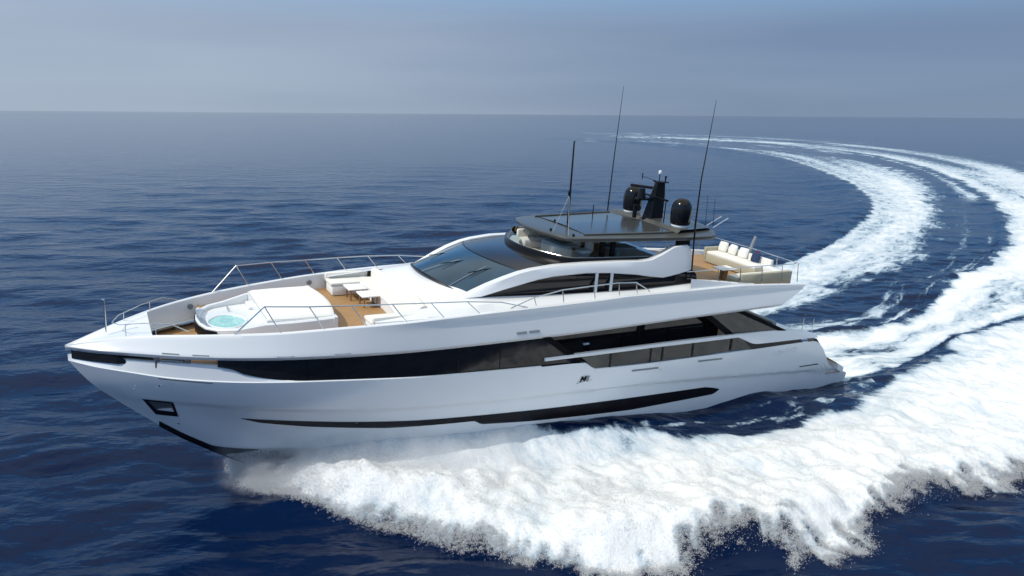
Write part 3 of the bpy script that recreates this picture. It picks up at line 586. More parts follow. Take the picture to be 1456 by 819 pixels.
# aerials
def aerial(pts, rr, name='whip_antenna', mt=BLACK, par=yacht): return MB().tube(pts, rr, 6).build(name, mt, par)
pl = aerial([(14.95, 0, 8.25), (15.0, 0, 11.55)], [.045, .03], 'antenna_pole')
MB().tube([(14.98, 0, 11.52), (14.6, -.5, 11.52)], .012, 5).build('antenna_tip', BLACK, pl)
MB().lathe([(.05, 0), (.07, .1), (.04, .2)], (15.0, 0, 9.4), 8).build('pole_clamp', BLACK, pl)
for q in ((16.4, 1.2), (16.1, 1.85)): MB().tube([(15.0, 0, 9.4), (q[0], q[1], hw_(*q))], .009, 5).build('guy_wire', STEEL, pl)
aerial([(11.6, -1.95, 8.35), (11.55, -1.95, 10.8), (11.45, -1.95, 13.75)], [.03, .022, .007])
aerial([(10.72, 2.98, 6.35), (10.9, 2.98, 8.69), (10.92, 2.98, 10.5), (10.72, 2.98, 13.5)], [.03, .04, .026, .008])
aerial([(8.95, 1.5, 8.3), (9.05, 1.5, 9.6)], [.012, .008]); aerial([(8.8, 1.8, 8.3), (8.9, 1.8, 9.5)], [.012, .008])
aerial([(13.2, -.8, 8.25), (13.2, -.8, 8.85)], [.02, .02])

# --- rails
def rail(name, pts, legs, r=.022, mt=STEEL, mid=None, parent=yacht):
    o = MB().tube(pts, r, 8).build(name, mt, parent)
    if mid: MB().tube(mid, r*.6, 6).build('mid_wire', mt, o)
    for a, c in legs: MB().tube([a, c], r*.85, 6).build('stanchion', mt, o)
    return o
for s in (1, -1):
    RU = [(27.35, 2.54), (26.07, 2.83), (24.78, 3.0), (23.49, 3.17), (22.2, 3.30), (20.9, 3.34), (19.6, 3.36)]
    RW = [6.54, 6.52, 6.50, 6.49, 6.47, 6.42, 6.30]
    base = lambda u: (u, s*(float(CI(u))+.03), float(WC(u)))
    tops = [(u, s*v, w_) for (u, v), w_ in zip(RU, RW)]
    rail('bow_rail', [base(28.2)]+tops+[base(18.6)], [(t, base(t[0]-.42)) for t in tops[:-1]])
    # side rail by the windows
    st = [(19.2, 6.05), (18.28, 6.36), (17.12, 6.56), (15.75, 6.62), (14.63, 6.66), (13.8, 6.62), (13.2, 6.30), (13.1, 6.2)]
    rail('side_rail', [(u, s*3.34, w_) for u, w_ in st], [((u, s*3.34, w_), (u-.1, s*3.34, float(WC(u)))) for u, w_ in st[1:6]])
    # nose rail
    nr = [(31.45, .0, 5.6), (31.25, s*.5, 5.66), (30.6, s*.95, 5.80), (29.9, s*1.42, 5.86), (29.4, s*1.72, 5.66)]
    rail('nose_rail', nr, [((31.1, s*.62, 5.69), (31.1, s*.82, float(WC(31.1)))), ((30.3, s*1.15, 5.83), (30.3, s*1.28, float(WC(30.3))))], .014)
    # stern deck rail
    sr = [(11.0, s*2.98, 6.78), (9.58, s*3.1, 6.82), (7, s*3.15, 6.84), (5.05, s*3.15, 6.82), (4.7, s*3.0, 6.82)]
    o = rail('aft_rail', sr, [((u, s*3.13, 6.83), (u-.05, s*3.2, 6.0)) for u in (9.45, 8.2, 6.95, 5.74, 4.75)], .02)
o = rail('aft_rail', [(4.7, -3.0, 6.82), (4.55, 0, 6.82), (4.7, 3.0, 6.82)], [((4.6, y, 6.82), (4.5, y, 6.0)) for y in (-1.8, 0, 1.8)], .02)
MB().tube([(31.62, 0, 5.3), (31.62, 0, 6.32)], .025, 8).tube([(31.62, 0, 6.32), (31.68, 0, 6.36)], .04, 8).build('jackstaff', STEEL, yacht)
for s in (1, -1):
    for u0 in (29.0, 24.6): MB().lathe([(0, .012), (.09, .012), (.1, 0)], (0, 0, 0), 20).build('bulwark_speaker', GREYV, yacht); o = [c for c in yacht.children if c.name.startswith('bulwark_speaker')][-1]; o.location = (u0, s*(float(CI(u0))-.11+ .0), float(WC(u0))-.28); o.rotation_euler = (s*math.pi/2, 0, 0)
# aft upper deck
MB().grid([[(u, y*(float(CI(u))-.06), 5.70) for y in (-1, 0, 1)] for u in np.linspace(11.2, 4.4, 10)]).build('upper_aft_deck', TEAK, yacht, 0)
b = MB(); b.grid([[(u, 3.33, 6.05), (u, 3.28, float(np.interp(u, [7.2, 8.0, 9.5, 11], [6.06, 6.14, 6.34, 6.55]))), (u, 3.0, float(np.interp(u, [7.2, 8.0, 9.5, 11], [6.06, 6.14, 6.34, 6.5])))] for u in np.linspace(11, 7.2, 14)]).mirror(); b.build('aft_shoulder', WHITE, yacht, 30)
MB().slab([(10.6, -2.4, 5.9), (10.6, 2.4, 5.9), (10.6, 2.4, 6.95), (10.6, -2.4, 6.95)], (.4, 0, 0)).build('fly_bulkhead', WHITE, yacht, 0)

MB().box((4.72, 1.5, 5.98), (.5, 1.7, .62), .06).build('aft_locker', WHITE, yacht)
# ------------------------------------------------------------------ loose things on the yacht
def table(x, y, label):
    t = on_yacht('coffee_table', x, y, 5.29)
    MB().box((0, 0, .44), (.72, .78, .06), .025).build('tabletop', SUNP, t)
    for a in (-.24, .24):
        for c in (-.26, .26): MB().box((a, c, .205), (.05, .05, .41)).build('leg', WOODL, t, 0)
    tag(t, label, 'table', 'coffee tables of the bow lounge')
table(23.05, -.55, 'white topped coffee table on wooden legs, nearer of two in bow lounge')
table(23.25, -1.55, 'white topped coffee table beside the far arm of bow lounge sofa')
t = on_yacht('aft_sofa', 6.2, 2.35, 5.71)
MB().box((0, 0, .20), (3.0, .9, .36), .05).build('base', OLIVE, t); MB().box((0, .40, .38), (3.1, .16, .62), .05).build('backrest', OLIVE, t)
MB().box((0, -.06, .43), (2.9, .74, .13), .05).build('seat_cushion', CREAM, t)
MB().box((0, .30, .66), (3.0, .10, .10), .04).build('backrest_trim', CREAM, t)
tag(t, 'long olive wicker sofa with cream seat along near side of aft deck', 'sofa')
t = on_yacht('aft_sofa', 4.95, -.2, 5.71)
MB().box((0, 0, .22), (1.1, 3.3, .40), .05).build('base', OLIVE, t); MB().box((-.45, 0, .48), (.2, 3.4, .72), .06).build('backrest', CREAM, t)
MB().box((.05, 0, .48), (.98, 3.2, .16), .06).build('seat_cushion', CREAM, t)
MB().box((.1, -1.65, .45), (1.0, .16, .6), .05).build('armrest', OLIVE, t)
tag(t, 'cream cushioned sofa set across the aft deck, facing forward with pillows', 'sofa')
def pillow(x, y, z, m_, label, rot=0):
    P = []
    for a in np.linspace(-1, 1, 12):
        P.append([(.0+s_*.11*math.sqrt(max(0, (1-a**4)*(1-c**4))), a*.26*(1-.06*c*c), .26+c*.26*(1-.06*a*a)) for s_ in (1,) for c in np.linspace(-1, 1, 12)])
    b = MB().grid(P); Q = [[(-p[0], p[1], p[2]) for p in r_] for r_ in P]; b.grid(Q); o = b.build('throw_pillow', m_, None, 60)
    o.matrix_world = YM @ Matrix.Translation((x, y, z)) @ Matrix.Rotation(rot, 4, 'Z') @ Matrix.Rotation(-.25, 4, 'Y'); tag(o, label, 'pillow', 'pillows on the aft deck sofa'); return o
pillow(4.75, -1.5, 6.25, CREAM, 'cream pillow at the far end of the aft deck sofa', .1)
pillow(4.75, -.85, 6.25, CREAM, 'cream pillow second from the far end of aft deck sofa', -.1)
pillow(4.75, -.15, 6.25, SUNP, 'white pillow left of the navy one on aft deck sofa', .1)
pillow(4.78, .65, 6.25, NAVY, 'navy blue patterned pillow on the aft deck sofa', -.15)
t = on_yacht('aft_table', 7.0, 1.05, 5.71); MB().box((0, 0, .5), (.9, .7, .05), .02).build('tabletop', SUNP, t); MB().box((0, 0, .24), (.25, .25, .48)).build('leg', WOODL, t, 0)
tag(t, 'small white table in front of the olive sofa on aft deck', 'table')
t = on_yacht('flagstaff', 4.25, -.35, 5.9); MB().tube([(0, 0, 0), (-.12, 0, .5), (-.42, 0, 1.35)], [.07, .09, .07], 8).build('staff', GREYV, t)
tag(t, 'thick grey raked staff at the stern of the upper deck', 'flagstaff')
P = [[(.03*math.sin(k*1.3+j*.5), .06*j+.02*math.sin(k), -.07*k) for j in range(5)] for k in range(8)]
fo = MB().grid(P).build('ensign', ORANGE, None, 60); fo.matrix_world = YM @ Matrix.Translation((4.45, .35, 6.75)); tag(fo, 'small red ensign hanging furled beside the grey stern staff', 'flag')

# ------------------------------------------------------------------ the sea: one sheet with real waves, wake and foam
def lattice(seed, n=256): return np.random.default_rng(seed).random((n, n)).astype(np.float32)
def vnoise(x, y, seed):
    T = lattice(seed); n = 256; xi = np.floor(x).astype(np.int64); yi = np.floor(y).astype(np.int64); fx = (x-xi); fy = (y-yi)
    fx = fx*fx*fx*(fx*(fx*6-15)+10); fy = fy*fy*fy*(fy*(fy*6-15)+10); a = T[xi % n, yi % n]; b = T[(xi+1) % n, yi % n]; c = T[xi % n, (yi+1) % n]; d = T[(xi+1) % n, (yi+1) % n]
    return (a*(1-fx)+b*fx)*(1-fy)+(c*(1-fx)+d*fx)*fy
def fbm(x, y, seed, oct=4, gain=.5):
    s = 0; a = 1; t = 0
    for k in range(oct): s = s+a*vnoise(x*2**k*1.03+17.3*k, y*2**k*.97+5.1*k, seed+k); t += a; a *= gain
    return s/t
def axis(lo, hi, a, b, step, gr):
    mid = list(np.arange(a, b, step)); r_ = []; s = step; x = b
    while x < hi: r_.append(x); s *= gr; x += s
    r_.append(hi); l_ = []; s = step; x = a-step
    while x > lo: l_.append(x); s *= gr; x -= s
    l_.append(lo); return np.array(l_[::-1]+mid+r_)
X = axis(-9000, 9000, -17, 40, .11, 1.03); Y = axis(-80, 15000, -13.5, 36, .11, 1.022)
gx, gy = np.meshgrid(X, Y); sx, sy = np.meshgrid(np.gradient(X), np.gradient(Y)); cell = np.maximum(sx, sy)
z = np.zeros_like(gx)
wr = np.random.default_rng(11)
for k in range(80):
    L = .7*(13/.7)**wr.random(); th = math.radians(98+wr.normal()*22); ph = wr.random()*6.28
    amp = .0042*L*(.6+.8*wr.random())*(1 if L < 6 else .75)
    att = np.clip((L/3.5-cell)/(L/6), 0, 1)
    env = .55+.9*vnoise(gx/(L*3.1)+k*3.7, gy/(L*2.3)+k*1.9, 300+k % 7)
    z += amp*att*env*np.sin(2*math.pi/L*(gx*math.cos(th)+gy*math.sin(th))+ph)
def poly_near(px, py, pts):         # distance, arc length, side (+ left of the travel direction) to a polyline
    best = np.full(px.shape, 1e18); l = np.zeros(px.shape); sd_ = np.zeros(px.shape); acc = 0.
    for (x0, y0), (x1, y1) in zip(pts[:-1], pts[1:]):
        dx, dy = x1-x0, y1-y0; L2 = dx*dx+dy*dy; L_ = math.sqrt(L2); t = np.clip(((px-x0)*dx+(py-y0)*dy)/L2, 0, 1)
        qx = px-x0-t*dx; qy = py-y0-t*dy; d = qx*qx+qy*qy; m_ = d < best; best = np.where(m_, d, best); l = np.where(m_, acc+t*L_, l)
        sd_ = np.where(m_, np.sign(dx*qy-dy*qx), sd_); acc += L_
    return np.sqrt(best), l, sd_
def inside(px, py, pts):
    r_ = np.zeros(px.shape, bool); n = len(pts)
    for i in range(n):
        (x0, y0), (x1, y1) = pts[i], pts[(i+1) % n]
        c = ((y0 > py) != (y1 > py)) & (px < (x1-x0)*(py-y0)/((y1-y0) if y1 != y0 else 1e-9)+x0); r_ ^= c
    return r_
def smooth_pl(pts, it=2):
    for _ in range(it):
        q = [pts[0]]
        for a, c in zip(pts[:-1], pts[1:]): q += [(a[0]*.75+c[0]*.25, a[1]*.75+c[1]*.25), (a[0]*.25+c[0]*.75, a[1]*.25+c[1]*.75)]
        pts = q+[pts[-1]]
    return pts
A_in = smooth_pl([(-9, -.5), (-2, 6), (6, 14), (14, 24), (24.3, 35.7), (30.6, 43.3), (38.3, 55.4), (49.9, 76), (57.3, 95.8), (67.3, 133.2), (81.9, 212.3), (77.6, 285.7), (60, 330), (33.5, 360)])
A_out = smooth_pl([(5, 8), (12, 12.5), (18.6, 17.3), (22.1, 20.3), (28.3, 27.0), (36.3, 34.0), (44.5, 45.3), (60, 71), (85, 120), (103, 173), (107, 250), (90, 330), (40, 390)])
B_in = smooth_pl([(13.0, 10.5), (17.4, 12.6), (19.6, 12.6), (22.3, 14.2), (26.5, 18.8), (32.3, 27.3), (39, 33.1), (47.7, 44.1), (61.2, 65.6), (80, 103.5), (105.3, 171.5), (122, 250), (110, 345), (60, 430)])
B_out = smooth_pl([(15.2, 4.9), (18.4, 6.2), (21, 8.6), (24.8, 11.9), (28.3, 14.3), (32.4, 16.9), (50, 26.6), (72, 45), (100, 82), (145, 165), (200, 328), (215, 440), (130, 530), (20, 600)])
C_out = smooth_pl([(-10.9, -5.3), (-10.6, -5.9), (-9.8, -6.6), (-8.2, -7.6), (-6.2, -8.6), (-4.4, -9.3), (-3.4, -9.7), (-2.5, -10.4), (-.9, -10.6), (.7, -11.1), (2.3, -11.4), (4.8, -10.9), (6.1, -10.3), (7.9, -10.5), (9, -9.3), (11.4, -8.5), (13.6, -7.3), (17.5, -5.5), (24, -2), (34, 4), (50, 14), (74, 33), (110, 70)], 1)
C_in = smooth_pl([(-10.8, -5.1), (-9.6, -4.6), (-7, -3.4), (-4, -3.2), (-1.5, -3.2), (.3, -3.2), (3, -2.3), (5.6, -2.0), (7, -1.6), (10.2, -.6), (12.6, .6), (15.4, 2.9), (18.5, 6.0), (21.2, 8.5), (25, 11.9), (28.5, 14.3), (32.6, 17.0), (50, 26.7), (72, 44), (104, 82)], 1)
foam = np.zeros_like(gx); lx = gx.copy(); ly = gy.copy(); ride = np.zeros_like(gx); churn = np.zeros_like(gx)
sel = (gy < 700) & (gy > -20) & (gx > -30) & (gx < 330)
px, py = gx[sel], gy[sel]; rng_d = np.hypot(px+.8, py+30)
wig = (fbm(px/2.2, py/2.2, 21)-.5)*np.clip(rng_d/28, .6, 4)*1.3
def region(inner, outer): return inside(px, py, list(inner)+list(outer)[::-1])
f = np.zeros_like(px); LX, LY = px.copy(), py.copy(); H = np.zeros_like(px); CH = np.zeros_like(px)
# A: the outer bow wave thrown to starboard
dA, lA, sA = poly_near(px, py, A_in); dA2, _, sA2 = poly_near(px, py, A_out); inA = region(A_in, A_out)
wA = dA+dA2; tA = np.where(inA, dA/(wA+1e-6), np.where(dA < dA2, -dA/8, 1+dA2/8))
strk = fbm(lA/np.clip(rng_d/9, 4, 30), (dA+wig)/np.clip(rng_d/55, .6, 5), 41, 5, .6)
profA = np.clip(1.3-.5*np.clip(tA, 0, 1)**2, 0, 1.3)*np.clip((lA-0)/6+.3, 0, 1)*np.interp(lA, [0, 90, 180, 330, 420], [1, 1, .82, .45, .25])
fA = np.where(profA > .05, profA*.78+(strk-.5)*1.9*np.clip(.35+.9*tA, 0, 1), 0)
edge = np.where(inA, np.minimum((dA+wig*.35)/np.clip(rng_d/90, .4, 3), (dA2+wig)/np.clip(rng_d/16, 2, 9)), -9)
fA = np.where(edge > 0, fA*np.clip(edge*1.4, 0, 1), 0)
f = fA; m_ = fA > .02; LX = np.where(m_, lA*.35, LX); LY = np.where(m_, dA, LY)
# the breaking crest and its dark face along the inner edge
sgn = np.where(inA, 1, -1)*dA
kk = np.clip(rng_d/70, .6, 2.4)
H += .42*np.exp(-((sgn+.8*kk+wig*.4)/(1.5*kk))**2)*np.interp(lA, [0, 20, 60, 200, 330, 420], [0, .5, 1, 1.2, .9, .3])*(.45+1.0*fbm(lA/3.2, dA*0+3, 47, 3))*np.clip(lA/20, 0, 1)
H -= .20*np.exp(-((sgn+4.5*kk)/(2.6*kk))**2)
# B: propeller wash
dB, lB, _ = poly_near(px, py, B_in); dB2, _, _ = poly_near(px, py, B_out); inB = region(B_in, B_out)
wB = dB+dB2; tB = np.where(inB, dB/(wB+1e-6), 0)
strk = fbm(lB/np.clip(rng_d/9, 4, 40), (dB+wig*.6)/np.clip(rng_d/55, .6, 6), 61, 5, .6)
band = np.interp(tB, [0, .12, .4, .62, .8, 1], [.75, 1.2, 1.05, .75, 1.0, .7])
band2 = np.interp(tB, [0, .06, .2, .34, .46, .58, .72, 1], [.6, 1.25, .9, .45, 1.0, .45, .35, .2])
far = np.clip((lB-75)/120, 0, 1)
fB = ((band*(1-far)+band2*far)*1.0+(strk-.5)*1.9)*np.interp(lB, [0, 60, 160, 330, 520], [1.12, 1.0, .82, .62, .42])
edge = np.where(inB, np.minimum((dB+wig*.7)/np.clip(rng_d/45, .7, 4), (dB2+wig*.3+.35)/np.clip(rng_d/60, .5, 5)), -9)
fB = np.where(edge > 0, fB*np.clip(edge*1.2, 0, 1), 0)
m_ = fB > f; f = np.maximum(f, fB); LX = np.where(m_, lB*.35, LX); LY = np.where(m_, dB, LY)
# trough between A and B stays dark but carries a few torn streaks
tr_ = region(A_out, B_in); s2 = fbm(lB/np.clip(rng_d/9, 3, 30), dB/np.clip(rng_d/60, .5, 5), 71, 5, .65)
tro = np.where(tr_, np.clip((s2-.39)*3.0, 0, .85)*np.clip(1.1-dB/(dB+dA2+1e-6)*.7, 0, 1), 0); m_ = tro > f; f = np.maximum(f, tro); LX = np.where(m_, lB*.35, LX); LY = np.where(m_, dB, LY)
H += np.where(inB, .16*np.exp(-(dB/1.2)**2), 0)
# C: port bow wave and spray mat
dC, lC, _ = poly_near(px, py, C_out); dC2, _, _ = poly_near(px, py, C_in); inC = region(C_in, C_out)
ray_ = fbm(lC*1.7+dC*.5, dC*.35+3, 81, 5, .68); lump = fbm(px*.55, py*.55, 85, 5, .55)
ray2 = fbm(lC*3.0, dC*.22+7, 151, 4, .7)
ragged = ((ray2-.47)*1.7+(ray_-.45)*.8+(fbm(px*2.1, py*2.1, 171, 4, .65)-.5)*1.5+(fbm(px*.42, py*.42, 131, 3)-.5)*3.2)*np.interp(lC, [0, 6, 12, 19, 60], [.12, .22, .45, 1.0, 1.15])
eC = dC+ragged+np.interp(lC, [0, 5, 12, 20], [.1, .25, .35, -.05]); fC = np.where(inC | (dC < 1.3), np.clip(np.where(inC, eC, -dC+ragged)*1.5, 0, 1.25), 0)
innr = np.clip((dC2+np.interp(lC, [30, 45], [0, .45])+(lump-.5)*1.6-.15*np.interp(lC, [0, 8, 20], [0, 1, 1]))*np.interp(lC, [0, 6, 12, 40], [6, 2.5, 1.2, 1.0]), 0, 1)
fC = fC*np.where(inC, innr, 1)*(.80+.62*lump)
fC = fC*np.where(dC2 < 3.2, np.interp(dC2, [0, 3.2], [.60, 1.0]), 1)
fC = np.maximum(fC, np.where(inC & (lC < 9), np.clip((dC+(fbm(px*3, py*3, 231, 3)-.5)*.5)*3.2, 0, 1.15)*np.clip((9-lC)/3, 0, 1), 0))
gap_ = np.where((~inC) & (dC2 < 3.2) & (px > 0) & (px < 17) & (py < 6), np.clip((fbm((px*.88+py*.48)*.7, (px*.48-py*.88)*3.2, 211, 4, .6)-.46)*2.4, 0, .55)*np.clip(1.2-dC2/2.6, 0, 1), 0); fC = np.maximum(fC, gap_)
m_ = fC > f; f = np.maximum(f, fC); LX = np.where(m_, (px*.88+py*.48)*1.1+.3*fbm(px*.7, py*.7, 201, 3), LX); LY = np.where(m_, (px*.48-py*.88)*.55, LY)
Hc = np.interp(lC, [0, 1.2, 4, 10, 20, 30, 45, 80], [.15, .55, .90, .90, .62, .50, .35, .25])
bell = np.clip(dC/1.1, 0, 1)**.7*np.exp(-np.clip(dC-1.6, 0, 99)/4.2)
Hm = np.where(inC, Hc*bell*(.45+1.15*lump)+.38*(fbm(px*1.25, py*1.25, 91, 4, .55)-.42)*np.clip(dC*1.4, 0, 1)*np.clip(dC2*.8, 0, 1)*np.clip(fC, 0, 1), 0)
H += Hm*np.where(inC, np.clip(dC2/2.6, 0, 1), 0)
# the water piled up along the near side of the hull, and the hollow under the stern
Mi = np.array(YM.inverted()); Lu = Mi[0, 0]*px+Mi[0, 1]*py+Mi[0, 3]; Lv = Mi[1, 0]*px+Mi[1, 1]*py+Mi[1, 3]
dh = np.maximum(Lv-hull_v(np.clip(Lu, 0, 30), 1.0), 0)
rise = np.interp(Lu, [-3, -.5, 2, 5, 9, 13, 16, 19.5, 23, 25.2, 26.6, 27.6], [0, -.28, -.30, -.05, .12, .42, .78, 1.15, 1.35, 1.15, .55, 0])
pile = rise*np.exp(-(dh/np.interp(Lu, [0, 14, 24], [1.6, 1.6, 2.3]))**1.6)*(Lv > -1)
H = np.where(pile > 0, np.maximum(H, pile*(.93+.14*lump)), H+pile)
H += np.clip(f, 0, 1)*(.16*(fbm(LX*2.0, LY*1.1, 95, 4, .6)-.45))*np.clip(50/rng_d, 0, 1.2)
# calm hollow beside the hull
foam[sel] = f; lx[sel] = LX; ly[sel] = LY
z2 = z.copy(); z2[sel] = z[sel]*(1-.35*np.clip(f, 0, 1))+H; z = z2
# tiny far breakers
for (bx, by, r0) in ((36, 333.8, 3.2), (66.2, 290.7, 2.4)):
    q = np.exp(-(((gx-bx)/(r0*1.6))**2+((gy-by)/(r0*1.2))**2)); foam = np.maximum(foam, 1.2*q); z += .5*q
# keep the sheet under the yacht's hull
M_inv = np.array(YM.inverted()); 
nv = gx.size; co = np.stack([gx, gy, z], -1).reshape(-1, 3).astype(np.float32)
ny, nx = gx.shape; ii = (np.arange(ny-1)[:, None]*nx+np.arange(nx-1)[None, :]).ravel(); quads = np.stack([ii, ii+1, ii+1+nx, ii+nx], 1).astype(np.int32)
lc = (co[:, :3]@M_inv[:3, :3].T)+M_inv[:3, 3]; hvv = hull_v(np.clip(lc[:, 0], 0, 32), np.clip(lc[:, 2]+.1, -1, 4))
push = (lc[:, 0] > .6) & (lc[:, 0] < 27.5) & (np.abs(lc[:, 1]) < hvv-.45); co[push, 2] -= .6
me = bpy.data.meshes.new('sea'); me.vertices.add(nv); me.vertices.foreach_set('co', co.ravel())
nf = len(quads); me.loops.add(nf*4); me.loops.foreach_set('vertex_index', quads.ravel()); me.polygons.add(nf)
me.polygons.foreach_set('loop_start', np.arange(0, nf*4, 4, dtype=np.int32)); me.update(calc_edges=True); me.shade_smooth()
a = me.attributes.new('foam', 'FLOAT', 'POINT'); a.data.foreach_set('value', foam.ravel().astype(np.float32))
a = me.attributes.new('flow', 'FLOAT_VECTOR', 'POINT'); a.data.foreach_set('vector', np.stack([lx, ly, 0*lx], -1).reshape(-1).astype(np.float32))
sea = bpy.data.objects.new('sea', me); COL.objects.link(sea); tag(sea, 'deep blue rippled sea crossed by the white curving wake', 'water', kind='structure')
m = bpy.data.materials.new('sea_water'); m.use_nodes = True; n = m.node_tree; W_ = n.nodes['Principled BSDF']; outn = n.nodes['Material Output']
W_.inputs['Base Color'].default_value = (0.0007, 0.0085, 0.038, 1); W_.inputs['Roughness'].default_value = 0.07; W_.inputs['IOR'].default_value = 1.333; W_.inputs['Specular IOR Level'].default_value = .25
def nd(t, **k):
    q = n.nodes.new(t)
    for a_, v_ in k.items(): setattr(q, a_, v_)
    return q
def noise(vec, sc_, det, rough=.55, dist=0.):
    q = nd('ShaderNodeTexNoise'); q.inputs['Scale'].default_value = sc_; q.inputs['Detail'].default_value = det; q.inputs['Roughness'].default_value = rough; q.inputs['Distortion'].default_value = dist
    n.links.new(vec, q.inputs['Vector']); return q.outputs['Fac']
def math_(op, a_, b_=None):
    q = nd('ShaderNodeMath', operation=op)
    for i, v_ in enumerate((a_, b_)):
        if v_ is None: continue
        if isinstance(v_, (int, float)): q.inputs[i].default_value = v_
        else: n.links.new(v_, q.inputs[i])
    return q.outputs[0]
def mrange(v_, a_, b_, c_=0., d_=1., smooth=True):
    q = nd('ShaderNodeMapRange'); q.interpolation_type = 'SMOOTHSTEP' if smooth else 'LINEAR'
    for nm, x_ in (('From Min', a_), ('From Max', b_), ('To Min', c_), ('To Max', d_)): q.inputs[nm].default_value = x_
    n.links.new(v_, q.inputs['Value']); return q.outputs[0]
tcx = nd('ShaderNodeTexCoord').outputs['Object']
mpw = nd('ShaderNodeMapping'); mpw.inputs['Scale'].default_value = (.55, 1.0, 1); mpw.inputs['Rotation'].default_value = (0, 0, math.radians(-9)); n.links.new(tcx, mpw.inputs[0])
h1 = noise(mpw.outputs[0], 1.3, 7, .58, .3); h2 = noise(mpw.outputs[0], .42, 4, .55, .2)
b1 = nd('ShaderNodeBump'); b1.inputs['Strength'].default_value = .5; b1.inputs['Distance'].default_value = .16; n.links.new(h1, b1.inputs['Height'])
b2 = nd('ShaderNodeBump'); b2.inputs['Strength'].default_value = .5; b2.inputs['Distance'].default_value = .7; n.links.new(h2, b2.inputs['Height']); n.links.new(b1.outputs[0], b2.inputs['Normal'])
n.links.new(b2.outputs[0], W_.inputs['Normal'])
at = nd('ShaderNodeAttribute', attribute_name='foam').outputs['Fac']; fl_ = nd('ShaderNodeAttribute', attribute_name='flow').outputs['Vector']
n1 = noise(fl_, 1.3, 9, .66, .5); n2 = noise(tcx, 5.5, 6, .7); n3 = noise(tcx, .35, 3, .5)
nn = math_('ADD', math_('MULTIPLY', n1, .72), math_('MULTIPLY', n2, .28))
fv = math_('ADD', at, math_('MULTIPLY', math_('SUBTRACT', nn, .5), 2.1))
ffac = math_('MULTIPLY', mrange(fv, .36, .86), mrange(at, .02, .16))
# aerated water: the pale blue-green milk round the foam
aer = mrange(at, .15, 1.0, 0, .42)
wc = nd('ShaderNodeMix', data_type='RGBA'); wc.inputs['A'].default_value = (0.0007, 0.0085, 0.038, 1); wc.inputs['B'].default_value = (0.13, 0.30, 0.40, 1)
n.links.new(math_('MULTIPLY', aer, mrange(n1, .35, .65)), wc.inputs['Factor']); n.links.new(wc.outputs['Result'], W_.inputs['Base Color'])
Fm = nd('ShaderNodeBsdfPrincipled'); Fm.inputs['Roughness'].default_value = .9; Fm.inputs['Specular IOR Level'].default_value = .25
fc = nd('ShaderNodeMix', data_type='RGBA'); fc.inputs['A'].default_value = (0.40, 0.50, 0.58, 1); fc.inputs['B'].default_value = (0.79, 0.795, 0.79, 1)
n.links.new(mrange(fv, .55, 1.5), fc.inputs['Factor']); n.links.new(fc.outputs['Result'], Fm.inputs['Base Color'])
bf = nd('ShaderNodeBump'); bf.inputs['Strength'].default_value = .55; bf.inputs['Distance'].default_value = .30
n.links.new(math_('ADD', nn, math_('MULTIPLY', noise(tcx, 9, 3, .5), .12)), bf.inputs['Height']); n.links.new(bf.outputs[0], Fm.inputs['Normal'])
mx = nd('ShaderNodeMixShader'); n.links.new(ffac, mx.inputs[0]); n.links.new(W_.outputs[0], mx.inputs[1]); n.links.new(Fm.outputs[0], mx.inputs[2]); n.links.new(mx.outputs[0], outn.inputs['Surface'])
me.materials.append(m)

# ------------------------------------------------------------------ spray: thousands of drops thrown out by the bow wave
def drops(name, P, R_, mt, label):
    k = len(P); base = np.array([[0, 0, 1.], [.94, 0, -.33], [-.47, .82, -.33], [-.47, -.82, -.33]])
    q = rng.normal(size=(k, 4)); q /= np.linalg.norm(q, axis=1, keepdims=True); a_, b_, c_, d_ = q.T
    Rm = np.stack([np.stack([1-2*(c_*c_+d_*d_), 2*(b_*c_-a_*d_), 2*(b_*d_+a_*c_)], -1), np.stack([2*(b_*c_+a_*d_), 1-2*(b_*b_+d_*d_), 2*(c_*d_-a_*b_)], -1), np.stack([2*(b_*d_-a_*c_), 2*(c_*d_+a_*b_), 1-2*(b_*b_+c_*c_)], -1)], 1)
    V = np.einsum('kij,vj->kvi', Rm, base)*R_[:, None, None]+P[:, None, :]
    F_ = (np.array([[0, 1, 2], [0, 2, 3], [0, 3, 1], [1, 3, 2]])[None]+4*np.arange(k)[:, None, None]).reshape(-1, 3).astype(np.int32)
    me = bpy.data.meshes.new(name); me.vertices.add(k*4); me.vertices.foreach_set('co', V.reshape(-1).astype(np.float32)); nf = len(F_)
    me.loops.add(nf*3); me.loops.foreach_set('vertex_index', F_.ravel()); me.polygons.add(nf); me.polygons.foreach_set('loop_start', np.arange(0, nf*3, 3, dtype=np.int32)); me.update(calc_edges=True); me.shade_smooth()
    me.materials.append(mt); o = bpy.data.objects.new(name, me); COL.objects.link(o); tag(o, label, 'spray', kind='stuff'); return o
SPRAY = bpy.data.materials.new('spray_drops'); SPRAY.use_nodes = True; sn = SPRAY.node_tree; sp_ = sn.nodes['Principled BSDF']
sp_.inputs['Base Color'].default_value = (.93, .93, .93, 1); sp_.inputs['Roughness'].default_value = .6; sp_.inputs['Subsurface Weight'].default_value = 0
trl = sn.nodes.new('ShaderNodeBsdfTranslucent'); trl.inputs[0].default_value = (.95, .95, .95, 1); mxs = sn.nodes.new('ShaderNodeMixShader'); mxs.inputs[0].default_value = .5
sn.links.new(sp_.outputs[0], mxs.inputs[1]); sn.links.new(trl.outputs[0], mxs.inputs[2]); sn.links.new(mxs.outputs[0], sn.nodes['Material Output'].inputs[0])
co_pts = np.array(C_out); seg = np.diff(co_pts, axis=0); sl = np.hypot(*seg.T); cum = np.r_[0, np.cumsum(sl)]
